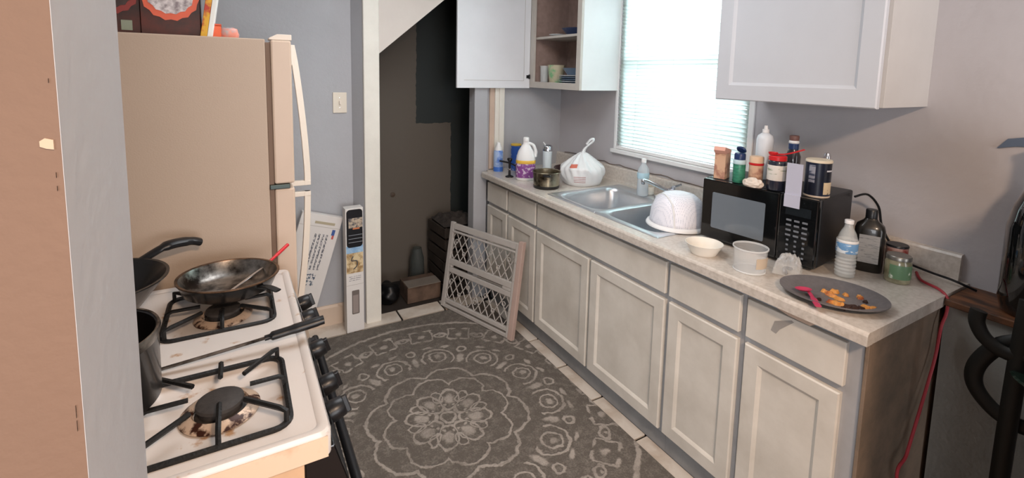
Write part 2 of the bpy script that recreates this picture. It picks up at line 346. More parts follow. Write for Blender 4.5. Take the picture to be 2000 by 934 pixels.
fac = mth('MULTIPLY', acc, mth('MULTIPLY_ADD', nw.outputs['Fac'], 1.7, -.12)); fac = mth('ADD', fac, mth('MULTIPLY', mth('SUBTRACT', npile.outputs['Fac'], .5), .9)); fac = mth('ADD', fac, mth('MULTIPLY', mth('SUBTRACT', nblot.outputs['Fac'], .42), .8))
rp = nt.nodes.new('ShaderNodeValToRGB'); rp.color_ramp.elements[0].position = -.0; rp.color_ramp.elements[0].color = lin('625c56'); rp.color_ramp.elements[1].position = 1.15; rp.color_ramp.elements[1].color = lin('a39b93'); L(fac, rp.inputs[0])
b_ = nt.nodes['Principled BSDF']; L(rp.outputs[0], b_.inputs['Base Color']); b_.inputs['Roughness'].default_value = .95; b_.inputs['Specular IOR Level'].default_value = .15
bp = nt.nodes.new('ShaderNodeBump'); bp.inputs['Strength'].default_value = .7; bp.inputs['Distance'].default_value = .004; L(fac, bp.inputs['Height']); L(bp.outputs[0], b_.inputs['Normal'])
bm = B(); box(bm, -.60, .66, -1.25, .945, .0, .009); o = obj('rug', bm, M_rug, bevel=.003); o.location = (.80, 1.915, .001)
tag(o, 'grey rug with a faded round mandala pattern on the kitchen floor', 'rug')

# ------------------------------------------------------------------ base cabinets
XF = 1.49
def panel_front(name, m, parent, y0, y1, z0, z1, x0, th=.019, flat=False, st=.052, side=-1, axis='x'):
    """cabinet door/drawer front; proud frame, moulded edge and recessed panel"""
    bm = B()
    if flat:
        box(bm, x0, x0+th, y0, y1, z0, z1); return obj(name, bm, m, parent, bevel=.003)
    def ringv(d, x): return [bm.verts.new((x, a, b)) for a, b in ((y0+d, z0+d), (y1-d, z0+d), (y1-d, z1-d), (y0+d, z1-d))]
    rs = [ringv(0, x0+th), ringv(0, x0+.004), ringv(.004, x0), ringv(st, x0), ringv(st+.006, x0+.004), ringv(st+.012, x0+.009)]
    for A, C in zip(rs, rs[1:]):
        for k in range(4): bm.faces.new((A[k], A[(k+1) % 4], C[(k+1) % 4], C[k]))
    bm.faces.new(rs[-1]); bm.faces.new(rs[0][::-1])
    return obj(name, bm, m, parent)
DZ0, DZ1, FZ0, FZ1 = .115, .685, .71, .845
def base_cab(label, y0, y1, doors, drawers, near=False):
    c = thing('base_cabinet', label, 'cabinet', (0, (y0+y1)/2, 0), group='base cabinets under the counter'); o0 = (y0+y1)/2
    bm = B(); a, b = y0-o0+.0005, y1-o0-.0005
    box(bm, XF+.0195, XF+.04, a, b, .10, .873); obj('face_frame', bm, M_frame, c)
    bm = B(); box(bm, XF+.04, 2.10, a, a+.014, .10, .873); box(bm, XF+.04, 2.10, b-.014, b, .10, .873); box(bm, XF+.04, 2.10, a, b, .10, .114)
    if near: obj('body', bm, M_raw, c)
    else: obj('body', bm, M_cab, c)
    bm = B(); box(bm, 1.535, 1.555, a, b, 0, .10); obj('toe_board', bm, mat('grey_toe_board', '8e9092', .6, vary=.2, vscale=10), c)
    for (u, v) in doors: panel_front('door', M_cab, c, u-o0, v-o0, DZ0, DZ1, XF)
    for (u, v) in drawers: panel_front('drawer_front', M_cab, c, u-o0, v-o0, FZ0, FZ1, XF, flat=True)
    return c
ca = base_cab('white base cabinet at the near end, closest to the camera, its bare end panel showing', .60, .962, [(.648, .950)], [(.642, .950)], True)
base_cab('white base cabinet second from the near end, beside the sink cabinet', .962, 1.297, [(.978, 1.286)], [(.976, 1.288)])
base_cab('wide white sink base cabinet with two doors under one long false drawer front', 1.297, 2.281, [(1.308, 1.780), (1.798, 2.272)], [(1.308, 2.272)])
base_cab('narrow white base cabinet directly behind the leaning lattice gate, left of the sink cabinet', 2.281, 2.622, [(2.292, 2.612)], [(2.292, 2.612)])
base_cab('last white base cabinet at the far end of the counter, beside the closet opening', 2.622, 2.92, [(2.634, 2.906)], [(2.634, 2.906)])
# near end: bare side panel with a front return
o = ob_box('side_panel', mat('bare_side_panel', '8a7766', .7, alt='6f6255', vscale=9, bump=.1), ca, 1.50, 1.958, .590-.781, .5995-.781, 0, .872)
bm = B(); box(bm, XF+.0195, 1.535, .602-.781, .618-.781, 0, .10); obj('foot', bm, M_cab, ca)
p = at(1567, 620, x=XF)
bm = B(); prism(bm, [(.852, .812), (.800, .838), (.792, .835), (.835, .790), (.845, .772), (.862, .776)], XF-.0010, XF-.0001, 'yz'); bm.transform(Matrix.Translation((0, -.781, 0))); obj('tape_remnant', bm, mat('grey_tape', 'a4a09c', .6, vary=.2), ca)
# countertop with sink cut-out
SX0, SX1, SY0, SY1 = 1.515, 2.065, 1.385, 2.215
ct = thing('countertop', 'long pale speckled laminate countertop with rolled front edge and backsplash', 'countertop', (1.8, 1.7, .875))
T_ = Matrix.Translation((-1.8, -1.7, -.875))
bm = B(); lx = 1.452
prof = [(lx, .877), (lx, .905), (lx+.003, .911), (lx+.010, .915), (SX0+.01, .915), (SX0+.01, .889), (lx+.03, .889), (lx+.03, .877)]
prism(bm, prof, .578, 2.925, 'xz')
box(bm, SX1-.01, WX, .578, BY, .889, .915); box(bm, SX0+.01, SX1-.01, .578, SY0+.01, .889, .915); box(bm, SX0+.01, SX1-.01, SY1-.01, BY, .889, .915)
box(bm, 1.507, SX0+.01, 2.925, BY, .889, .915); box(bm, lx+.012, 1.95, .579, .60, .877, .889)
bm.transform(T_); obj('worktop', bm, M_counter, ct)
bm = B(); prism(bm, [(WX, .915), (WX-.030, .915), (WX-.026, .925), (WX-.022, 1.000), (WX-.018, 1.008), (WX, 1.010)], .60, BY, 'xz')
bm.transform(T_); obj('backsplash', bm, M_counter, ct)
bm = B(); pts = [(WX-.006, y, 1.016+rng(-.005, .008)) for y in [1.40+.05*k for k in range(31)]]; tube(bm, pts, .0025, 5); bm.transform(T_); obj('cracked_caulk', bm, mat('cracked_caulk_brown', '6f6156', .9), ct)
# broken edge strip under the counter front by the near drawer
q = at(1575, 618, x=lx-.002)
bm = B(); prism(bm, [(.72, .868), (.80, .872), (.84, .866), (.80, .858), (.735, .856)], lx+.02, lx+.036, 'yz'); bm.transform(T_); obj('lifted_edge_strip', bm, M_peach, ct)
# ledge right of the counter
bm = B(); box(bm, 1.935, WX-.0005, -1.2, .576, .8855, .908)
M_ledge = mat('worn_brown_wood', '7a4f33', .5, alt='3c2a20', vscale=9, thr=(.35, .6), stretch=(3, 1, 1))
o = struct('trim_4', bm, M_ledge, bevel=.004)

# ------------------------------------------------------------------ sink
sk = thing('kitchen_sink', 'double-bowl stainless steel sink set into the counter below the window', 'sink', ((SX0+SX1)/2, (SY0+SY1)/2, .915))
ox, oy = (SX0+SX1)/2, (SY0+SY1)/2
def loop(bm, pts, z): return [bm.verts.new((x-ox, y-oy, z)) for x, y in pts]
def bridge(bm, A, C):
    n = len(A)
    for k in range(n): bm.faces.new((A[k], A[(k+1) % n], C[(k+1) % n], C[k]))
bm = B(); bas = [(1.555, 1.975, 1.425, 1.775), (1.555, 1.975, 1.825, 2.175)]
outs = [loop(bm, rrect(SX0, SX1, SY0, 1.80, .03), .0035), loop(bm, rrect(SX0, SX1, 1.80, SY1, .03), .0035)]
for (x0, x1, y0, y1), O, (Y0, Y1) in zip(bas, outs, ((SY0, 1.80), (1.80, SY1))):
    for v in O: v.co.z = .0035
    bm.verts.ensure_lookup_table()
bm.free(); bm = B()
for (x0, x1, y0, y1), (Y0, Y1) in zip(bas, ((SY0, 1.80), (1.80, SY1))):
    A = loop(bm, rrect(SX0, SX1, Y0, Y1, .004), .001); A2 = loop(bm, rrect(SX0+.006, SX1-.006, Y0+(.006 if Y0 == SY0 else 0), Y1-(.006 if Y1 == SY1 else 0), .004), .005)
    C0 = loop(bm, rrect(x0-.006, x1+.006, y0-.006, y1+.006, .07), .004); C = loop(bm, rrect(x0, x1, y0, y1, .065), .001)
    D = loop(bm, rrect(x0+.008, x1-.008, y0+.008, y1-.008, .06), -.02); E_ = loop(bm, rrect(x0+.015, x1-.015, y0+.015, y1-.015, .06), -.15)
    G = loop(bm, rrect(x0+.04, x1-.04, y0+.04, y1-.04, .06), -.168)
    for P_, Q_ in ((A, A2), (A2, C0), (C0, C), (C, D), (D, E_), (E_, G)): bridge(bm, P_, Q_)
    bm.faces.new(G)
o = obj('basin', bm, M_steel, sk, smooth=True)
for (x0, x1, y0, y1) in bas: ob_lathe('drain', M_dsteel, sk, [(0, -.163), (.02, -.163), (.024, -.158), (.040, -.160), (.043, -.1665)], 24, c=((x0+x1)/2-ox, (y0+y1)/2-oy, 0))
fc = thing('kitchen_faucet', 'chrome single-spout faucet with a side lever at the back of the sink', 'faucet', (2.03, 1.775, .9205))
bm = B(); prism(bm, rrect(-.028, .028, -.11, .11, .027), 0, .012, 'xy'); obj('base_plate', bm, M_chrome, fc, bevel=.003)
ob_lathe('body', M_chrome, fc, [(0, .07), (.018, .07), (.023, .06), (.023, .012), (.026, .0121)], 20)
tip = at(1258, 352, x=1.83)-fc.location
ob_tube('spout', M_chrome, fc, [(0, 0, .050), tip*.25+Vector((0, 0, .036)), tip*.6+Vector((0, 0, .022)), tip, tip+Vector((-.004, .002, -.02))], [.014]*6+[.012]*6+[.011]*6+[.011]*6+[.011], 10, flat=(1, .8))
ob_tube('lever', M_chrome, fc, [(0, 0, .07), (.0, -.02, .085), (.0, -.06, .105)], [.010]*6+[.006]*7, 8)
cp = thing('faucet_hole_cap', 'round white cap standing behind the sink right of the faucet', 'cap', (2.035, 1.635, .9205))
ob_lathe('cap_body', M_white, cp, [(0, .032), (.026, .032), (.030, .026), (.030, 0)], 24)

# ------------------------------------------------------------------ upper cabinets
def upper_right():
    x0, y0, y1, z0, z1 = 1.795, .748, 1.368, 1.505, 2.30
    c = thing('upper_cabinet', 'closed white wall cabinet right of the window, above the microwave', 'cabinet', (x0, y0, z0))
    bm = B(); box(bm, .021, WX-x0, 0, y1-y0, .0, z1-z0); obj('body', bm, mat('right_cabinet_side', 'c2bfbc', .45, vary=.05), c, bevel=.001)
    panel_front('door', M_upper, c, .012, y1-y0-.002, -.004, z1-z0-.01, 0, th=.020, st=.062)
    return c
upper_right()
x0, y0, y1, z0, z1 = 1.823, 2.350, 2.925, 1.497, 2.30
c = thing('upper_cabinet', 'white wall cabinet left of the window with its door swung wide open', 'cabinet', (x0, y0, z0)); w_, d_, h_ = y1-y0, WX-x0, z1-z0
bm = B()
box(bm, .018, d_, 0, .014, 0, h_); obj('side_panel', bm, M_uside, c, bevel=.001)
bm = B(); box(bm, .018, d_, w_-.014, w_, 0, h_); box(bm, .018, d_, .014, w_-.014, 0, .014); box(bm, .018, d_, .014, w_-.014, h_-.014, h_); obj('body', bm, M_uside, c)
bm = B(); box(bm, .02, d_-.001, .0142, .018, .014, h_-.014); box(bm, .02, d_-.001, w_-.018, w_-.0142, .014, h_-.014); box(bm, d_-.006, d_-.001, .018, w_-.018, .014, h_-.014); obj('lining', bm, M_inside, c)
bm = B(); box(bm, 0, .0178, 0, .042, 0, h_); box(bm, 0, .0178, w_-.045, w_, 0, h_); box(bm, 0, .0178, .042, w_-.045, 0, .042); box(bm, 0, .0178, .042, w_-.045, h_-.04, h_); obj('face_frame', bm, mat('open_cabinet_frame', 'c2bcb4', .5, vary=.08), c, bevel=.001)
SZ = .335
ob_box('shelf', bpy.data.materials['open_cabinet_frame'], c, .022, d_-.007, .019, w_-.019, SZ, SZ+.016)
bm = B(); dw = .56
box(bm, -dw, 0, w_+.001, w_+.020, -.006, h_-.01); dr = obj('door', bm, mat('open_door_paint', 'e6e8ec', .38, vary=.04, vscale=5), c, bevel=.002)
bm = B(); box(bm, -dw+.05, -.05, w_-.0005, w_+.0008, .045, .047); box(bm, -.05, -.048, w_-.0005, w_+.0008, .045, h_-.05); obj('panel_groove', bm, M_edge, dr)
for z in (.06,): 
    bm = B(); lathe(bm, [(0, 0), (.006, 0), (.006, .03), (0, .03)], 10, c=(-.006, w_-.004, z)); box(bm, -.028, -.006, w_-.003, w_+.0005, z+.004, z+.026); obj('hinge', bm, M_black, dr)
# things inside it
cx = lambda a, b, z: (x0+a, y0+b, z0+z)
def cup(name, label, cat, loc, r0, r1, h, m, group=None, th=.0025, seg=32):
    o = ob_lathe(name, m, None, [(0, .0), (r0, 0), (r1, h), (r1-th, h), (r0-th, th*1.5), (0, th*1.5)], seg); o.location = loc; return tag(o, label, cat, group)
cup('drinking_glass', 'tall clear drinking glass at the left inside the open wall cabinet', 'glass', cx(.07, .495, .0145), .026, .031, .14, M_clear)
cup('plastic_cup', 'wide green and cream plastic tub on the cabinet bottom shelf', 'tub', cx(.11, .405, .0145), .046, .060, .145, mat('green_tub', '6fae7c', .5, alt='bdb59a', vscale=9, thr=(.45, .55)))
def plate(r, h, m, name, label, cat, loc, group=None, rot=None):
    o = ob_lathe(name, m, None, [(0, .0), (r*.6, 0), (r*.7, h*.3), (r, h), (r, h+.003), (r*.68, h*.3+.004), (r*.58, .004), (0, .004)], 40); o.location = loc
    if rot: o.rotation_euler = rot
    return tag(o, label, cat, group)
M_pl = mat('blue_grey_stoneware', '6d7f94', .3); M_plw = mat('pale_stoneware', 'c9ced2', .3)
for k in range(6):
    plate(.105, .012, (M_pl, M_pl, M_plw)[k % 3], 'dinner_plate', ('lowest', 'second', 'third', 'fourth', 'fifth', 'topmost')[k]+' plate of the stack inside the open wall cabinet', 'plate', cx(.135, .225, .0145+k*.0125), 'plates stacked in the open cabinet')
cup('stoneware_bowl', 'blue-grey bowl on top of the plate stack in the open cabinet', 'bowl', cx(.135, .225, .0945), .05, .085, .045, M_pl)
cup('serving_bowl', 'dark blue shallow bowl on the upper shelf of the open cabinet', 'bowl', cx(.13, .215, SZ+.0165), .06, .10, .045, mat('navy_bowl', '2e3b5c', .3))
o = plate(.055, .008, M_plw, 'saucer', 'small pale saucer on the upper shelf of the open cabinet', 'saucer', cx(.07, .35, SZ+.0165))

# ------------------------------------------------------------------ fridge
fg = thing('refrigerator', 'almond top-freezer refrigerator beside the stove, seen from its side', 'refrigerator', (0, 1.76, 0))
FD = .72
ob_box('cabinet_body', M_fridge, fg, -.62, .088, 0, FD, .03, 1.685, bevel=.004)
ob_box('gasket', M_gasket, fg, .0885, .103, .008, FD-.008, .07, 1.675)
ob_box('freezer_door', M_fdoor, fg, .1035, .165, 0, FD, 1.205, 1.683, bevel=.006)
ob_box('fresh_food_door', M_fdoor, fg, .1035, .165, 0, FD, .07, 1.188, bevel=.006)
ob_box('centre_hinge', mat('grey_hinge', '4b5350', .4, 1), fg, .089, .150, -.004, .03, 1.189, 1.204)
bm = B(); prism(bm, [(.10, 1.684), (.10, 1.690), (.125, 1.703), (.168, 1.703), (.168, 1.684)], .01, .07); obj('top_hinge_cover', bm, M_handle, fg, bevel=.002)
hy = .60
def bow(px, name, top):
    pts = [at(a, b, y=1.76+hy)-Vector((0, 1.76, 0)) for a, b in px]
    bm = B(); n = len(pts); sp_ = smooth_pts(pts, 5); secs = []
    for p in sp_: secs.append([bm.verts.new((p.x+dx, p.y+dy, p.z)) for dx, dy in ((-.027, -.013), (0, -.009), (0, .009), (-.027, .013))])
    for A, C in zip(secs, secs[1:]):
        for k in range(4): bm.faces.new((A[k], A[(k+1) % 4], C[(k+1) % 4], C[k]))
    bm.faces.new(secs[0]); bm.faces.new(secs[-1][::-1])
    zt = pts[0].z; zb = pts[-1].z
    if top: box(bm, .164, pts[-1].x-.001, hy-.012, hy+.012, zb, zb+.022); box(bm, .164, pts[0].x, hy-.012, hy+.012, zt-.09, zt)
    else: box(bm, .164, pts[0].x-.001, hy-.012, hy+.012, zt-.022, zt); box(bm, .164, max(pts[-1].x, .18), hy-.012, hy+.012, zb, zb+.03)
    obj(name, bm, M_handle, fg, bevel=.002)
bow([(575, 88), (583, 130), (593, 200), (601, 270), (606, 330), (607, 360)], 'freezer_handle', True)
bow([(607, 372), (606, 430), (602, 500), (596, 560), (590, 600)], 'lower_handle', False)

# on top of the fridge
FT = 1.6858
def box_thing(name, label, cat, loc, dims, m, rz=0, bev=.001, parts=()):
    t = thing(name, label, cat, loc, rz); a, b_, c_ = dims
    ob_box('carton', m, t, -a/2, a/2, -b_/2, b_/2, 0, c_, bevel=bev); return t
M_orange = mat('orange_print', 'e0694a', .5, vary=.1); M_dark = mat('dark_print', '2a2625', .5, alt='5c2a22', vscale=8, thr=(.35, .6)); M_pop = mat('popcorn_photo', 'dcd6d6', .5, alt='8b8185', vscale=45, thr=(.4, .6))
def popcorn(label, x0_, x1_, y_, bright=1):
    a = x1_-x0_; t = thing('popcorn_box', label, 'box', ((x0_+x1_)/2, y_, FT)); ob_box('carton', M_dark, t, -a/2, a/2, -.0, .08, 0, .26)
    k = 32
    bm = B(); zc = .135; R0 = a*.53; pol = [((R0+(.005 if i % 2 else 0))*math.cos(2*PI*i/k)*.93, zc+(R0*1.02+(.005 if i % 2 else 0))*math.sin(2*PI*i/k)) for i in range(k)]
    pol = [(max(-a/2+.001, min(a/2-.001, u)), min(v, .259)) for u, v in pol]
    prism(bm, pol, -.0015, .0002); obj('orange_badge', bm, mat('orange_badge', 'e4694c' if bright else '8e3a36', .5, vary=.12), t)
    bm = B(); prism(bm, [(min(max(u*.84, -a/2), a/2), zc+.006+(v-zc)*.84) for u, v in pol], -.003, -.0012); obj('popcorn_picture', bm, M_pop if bright else mat('dim_picture', '4a3c3a', .6, vary=.4, vscale=40), t)
    return t
pL = at(275, 60, y=1.86).x; pR = at(392, 60, y=1.86).x
popcorn('black and orange carton with a popcorn picture on top of the fridge', pL, pR, 1.87)
tt = popcorn('darker black and red popcorn carton at the far left on the fridge', pL-.135, pL-.002, 1.875, 0)
ob_box('label_square', mat('green_grey_square', '8c9482', .6), tt, .02, .047, -.0025, -.0002, .012, .042, bevel=0)
# yellow/red carton edge leaning
def lean_carton():
    q0 = at(395, 66, y=1.90); q1 = at(412, 66, y=1.90)
    t = thing('snack_carton', 'yellow, red and white slim carton leaning beside the popcorn box', 'box', ((q0.x+q1.x)/2-.002, 1.90, FT+.001)); sh = Matrix.Shear('XY', 4, (.18, 0))
    sh = Matrix(((1, 0, .16, 0), (0, 1, 0, 0), (0, 0, 1, 0), (0, 0, 0, 1)))
    ob_box('carton', mat('carton_print', 'd8a62a', .5, alt='b43a26', vscale=14, thr=(.42, .5)), t, -.014, .004, -.05, .05, 0, .25, M=sh)
    ob_box('white_edge', mat('carton_white', 'e2e4e0', .5), t, .0045, .018, -.05, .05, .0, .25, M=sh)
lean_carton()
q = at(418, 68, y=1.92); t = box_thing('orange_tin', 'small orange tin on the fridge right of the slim carton', 'tin', (q.x, 1.95, FT), (.042, .07, .043), mat('orange_tin_paint', 'd2521f', .4)); ob_box('lid', mat('orange_lid', 'b8431c', .4), t, -.022, .022, -.036, .036, .0435, .050)
q = at(447, 70, y=1.92)
t = thing('candy_bag', 'small crumpled pink and silver bag on the fridge near its front', 'bag', (q.x, 1.95, FT+.001))
bm = B(); lathe(bm, [(0, 0), (.026, .002), (.031, .018), (.024, .036), (.012, .041), (0, .040)], 14, sq=(1.05, .8, .8))
for v in bm.verts: v.co += Vector((rng(-.003, .003), rng(-.003, .003), rng(-.002, .002) if v.co.z > .003 else 0))
obj('bag_body', bm, mat('pink_foil', 'd98a78', .35, alt='a9a4a6', vscale=30, thr=(.4, .55)), t, smooth=True)

# ------------------------------------------------------------------ stove
SXf, SYa, SYb, ZT = .128, .868, 1.685, .930
st = thing('gas_stove', 'grimy white gas stove with black control panel and cast iron grates', 'stove', (-.25, 1.27, 0)); so = Vector((-.25, 1.27, 0))
def sb(name, m, *a, **k):
    a = list(a); a[0] -= so.x; a[1] -= so.x; a[2] -= so.y; a[3] -= so.y; return ob_box(name, m, st, *a, **k)
sb('body', M_stoveside, -.57, .085, SYa+.012, SYb-.01, .02, .885)
bm = B(); gr = [(-.185, .075, .912, 1.170), (-.185, .075, 1.345, 1.605), (-.52, -.26, .912, 1.170), (-.52, -.26, 1.345, 1.605)]
# cooktop sheet with four rounded wells
X0c, X1c = -.58, SXf
def lp(pts, z): return [bm.verts.new((x-so.x, y-so.y, z)) for x, y in pts]
cells = [(-.58, -.2225), (-.2225, X1c)]; cy_ = [(SYa, 1.2575), (1.2575, SYb)]
for i, (a, b) in enumerate(cells):
    for j, (c_, d) in enumerate(cy_):
        g = gr[(0 if i == 1 else 2)+j]
        O = lp(rrect(a, b, c_, d, .0001), ZT); I1 = lp(rrect(g[0], g[1], g[2], g[3], .035), ZT); I2 = lp(rrect(g[0]+.008, g[1]-.008, g[2]+.008, g[3]-.008, .032), ZT-.010); I3 = lp(rrect(g[0]+.05, g[1]-.05, g[2]+.05, g[3]-.05, .03), ZT-.016)
        bridge(bm, O, I1); bridge(bm, I1, I2); bridge(bm, I2, I3); bm.faces.new(I3)
obj('cooktop', bm, M_stove, st, smooth=True)
# raised rim and rolled lip around cooktop
bm = B()
outer = rrect(-.585, SXf+.004, SYa-.004, SYb+.004, .02); inner = rrect(-.565, SXf-.018, SYa+.018, SYb-.018, .015)
def lp2(pts, z): return [bm.verts.new((x-so.x, y-so.y, z)) for x, y in pts]
A = lp2(inner, ZT+.0005); A1 = lp2(rrect(-.572, SXf-.010, SYa+.010, SYb-.010, .018), ZT+.006); C = lp2(rrect(-.582, SXf+.0, SYa-.0, SYb+.0, .02), ZT+.005); D = lp2(outer, ZT-.003); E_ = lp2(outer, ZT-.045); G = lp2(rrect(-.57, SXf-.01, SYa+.01, SYb-.01, .01), ZT-.046)
for P_, Q_ in ((A, A1), (A1, C), (C, D), (D, E_), (E_, G)): bridge(bm, P_, Q_)
obj('cooktop_rim', bm, M_stove, st, smooth=True)
sb('grease_stain', M_stovelip, -.56, SXf-.004, SYa-.0058, SYa-.0042, ZT-.044, ZT-.004, bevel=0)
# black control panel (sloped) and oven door
bm = B(); prism(bm, [(.086-so.x, .885), (SXf+.012-so.x, .885), (SXf+.040-so.x, .79), (SXf+.040-so.x, .765), (.086-so.x, .765)], SYa+.02-so.y, SYb-.02-so.y); obj('control_panel', bm, M_blackg, st, bevel=.003)
sb('oven_door', M_blackg, .0865, SXf+.035, SYa+.02, SYb-.02, .20, .758, bevel=.004)
bm = B(); tube(bm, [(SXf+.07-so.x, SYa+.07-so.y, .71), (SXf+.07-so.x, SYb-.07-so.y, .71)], .011, 10); box(bm, SXf+.033-so.x, SXf+.066-so.x, SYa+.08-so.y, SYa+.10-so.y, .70, .72); box(bm, SXf+.033-so.x, SXf+.066-so.x, SYb-.10-so.y, SYb-.08-so.y, .70, .72); obj('oven_handle', bm, M_black, st, smooth=True)
sb('storage_drawer', M_blackg, .0865, SXf+.03, SYa+.02, SYb-.02, .06, .195, bevel=.004)
for y in (1.605, 1.50, 1.31, 1.145, 1.045):
    Mk = Matrix.Translation((SXf+.027-so.x, y-so.y, .84)) @ Matrix.Rotation(math.radians(73), 4, 'Y')
    k_ = ob_lathe('knob', M_black, st, [(0, 0), (.023, 0), (.024, .006), (.021, .030), (.018, .033), (0, .033)], 24, M=Mk)
    bm = B(); box(bm, -.019, .019, -.005, .005, .028, .042, M=Mk @ Matrix.Rotation(rng(-.3, .3), 4, 'Z')); obj('knob_grip', bm, M_black, k_, bevel=.002)
GZ = ZT+.002
for gi, (a, b, c_, d) in enumerate(gr):
    ccx, ccy = (a+b)/2, (c_+d)/2
    if gi == 0: ccx, ccy = -.048, 1.045
    if gi == 1: ccx, ccy = -.05, 1.465
    bm = B()
    lathe(bm, [(.062, -.015), (.070, -.013), (.060, -.006), (.050, -.003), (.046, -.010)], 40, c=(ccx-so.x, ccy-so.y, ZT)); obj('drip_ring', bm, M_ring, st, smooth=True)
    bm = B(); lathe(bm, [(0, .013), (.036, .013), (.041, .010), (.042, .004), (.038, .003), (.038, -.010), (.044, -.012)], 40, c=(ccx-so.x, ccy-so.y, ZT)); obj('burner', bm, M_cap, st, smooth=True)
    bm = B(); pts = [(x-so.x, y-so.y, GZ) for x, y in rrect(a+.006, b-.006, c_+.004, d-.004, .03, 5)]; tube(bm, pts, .0065, 6, closed=True)
    mxx, myy = ccx-so.x, ccy-so.y; aa, bb, cc, dd = a+.006-so.x, b-.006-so.x, c_+.006-so.y, d-.006-so.y
    up = .024
    for s, e in (((aa, myy), (mxx-.052, myy)), ((bb, myy), (mxx+.052, myy)), ((mxx, cc), (mxx, myy-.040)), ((mxx, dd), (mxx, myy+.052))):
        tube(bm, [(s[0], s[1], GZ), (s[0]*.93+e[0]*.07, s[1]*.93+e[1]*.07, GZ+up*.8), (s[0]*.8+e[0]*.2, s[1]*.8+e[1]*.2, GZ+up), (e[0], e[1], GZ+up)], .0052, 6)
    for sx_, sy_ in ((aa, cc), (aa, dd), (bb, cc), (bb, dd)):
        ex, ey = mxx+(sx_-mxx)*.36, myy+(sy_-myy)*.36; sx2, sy2 = mxx+(sx_-mxx)*.93, myy+(sy_-myy)*.93
        tube(bm, [(sx2, sy2, GZ), (sx2, sy2, GZ+up), (sx2*.85+ex*.15, sy2*.85+ey*.15, GZ+up+.002), (ex, ey, GZ+up)], .0052, 6)
    obj('grate', bm, M_iron, st, smooth=True)
GT = GZ+.024+.0075
# steel skillet on far burner
pn = thing('steel_skillet', 'greasy open stainless skillet on the far front burner, red-handled turner in it', 'skillet', (-.035, 1.515, GT+.0015)); pn.rotation_euler = (math.radians(-2), 0, math.radians(-52))
ob_lathe('pan_body', M_dsteel, pn, [(0, 0), (.085, 0), (.108, .012), (.122, .045), (.126, .047), (.126, .049), (.120, .048), (.105, .0155), (.084, .0035), (0, .0035)], 56)
ob_lathe('outer_shell', M_blackpot, pn, [(0, -.0012), (.0855, -.0012), (.1095, .0112), (.1232, .0445)], 56)
ob_lathe('burnt_rim', mat('burnt_steel', '2a211c', .35, .6, alt='8a6a50', vscale=20, thr=(.3, .65)), pn, [(.1085, .0118), (.1225, .0448), (.1272, .0470), (.1272, .0500), (.1205, .0495), (.114, .030)], 56)
ob_tube('handle', M_iron, pn, [(.118, 0, .036), (.15, 0, .040), (.185, 0, .036)], .008, 8, flat=(1.3, .4))
un = thing('turner', 'slim steel turner with a red handle resting in the skillet', 'utensil', (0, 0, 0))
a_ = Vector((-.04, 1.47, GT+.010)); e_ = at(562, 478, y=1.68); m_ = at(520, 517, y=1.60)
a_ = m_+(m_-e_)*1.55; a_.z = max(a_.z, GT+.010)
un.location = a_; ob_tube('shaft', M_chrome, un, [(0, 0, 0), m_-a_], .003, 8, sm=False, flat=(1.6, .6)); ob_tube('red_grip', M_red, un, [m_-a_, (m_+(e_-m_)*.5)-a_, e_-a_], [.0045]*6+[.0055]*7, 10)
# black wok / deep skillet back
pk = thing('black_frying_pan', 'deep black frying pan on the rear far burner, handle pointing at the fridge', 'skillet', (-.325, 1.50, GT))
ob_lathe('pan_body', M_blackpot, pk, [(0, 0), (.075, 0), (.10, .02), (.152, .088), (.157, .090), (.157, .093), (.150, .0925), (.098, .024), (.073, .004), (0, .004)], 56)
ht = at(392, 473, y=1.70)-pk.location; hb = Vector((.08, .135, .085))
ob_tube('handle', M_black, pk, [hb, hb*.6+ht*.4+Vector((0, 0, .02)), hb*.2+ht*.8+Vector((0, 0, .014)), ht], [.014]*6+[.019]*6+[.017]*6+[.009], 12, flat=(1.1, .7))
# second pan nested below it / stock pot near
pt = thing('stock_pot', 'tall black pot on the rear near burner, half hidden by the wall end', 'pot', (-.262, 1.085, GT))
ob_lathe('pot_body', M_blackpot, pt, [(0, 0), (.112, 0), (.118, .006), (.118, .13), (.121, .134), (.119, .137), (.114, .134), (.113, .006), (0, .005)], 56)
ob_lathe('rim_band', M_dsteel, pt, [(.1186, .118), (.1222, .133), (.1205, .1385), (.1165, .138)], 56)
# long black-handled spatula across the stove
b0 = at(322, 720, z=ZT+.012); b1 = at(517, 661, z=ZT+.030); b2 = at(633, 624, z=ZT+.045)
kn = thing('long_handled_spatula', 'long flat steel utensil with thick black handle lying across the stove', 'utensil', b0)
v1 = b1-b0; v2 = b2-b0; v0 = -(v1)*.35; v0.z = -.002
ob_tube('steel_shaft', M_dsteel, kn, [v0*.2, v1*.5, v1+(v2-v1)*.1], [.006]*13, 8, flat=(1.15, .35))
ob_tube('grip', M_black, kn, [v1, v1+(v2-v1)*.12, v1+(v2-v1)*.5, v1+(v2-v1)*.92, v2], [.008]*6+[.013]*6+[.0145]*6+[.0135]*6+[.008], 12, flat=(1, .75))

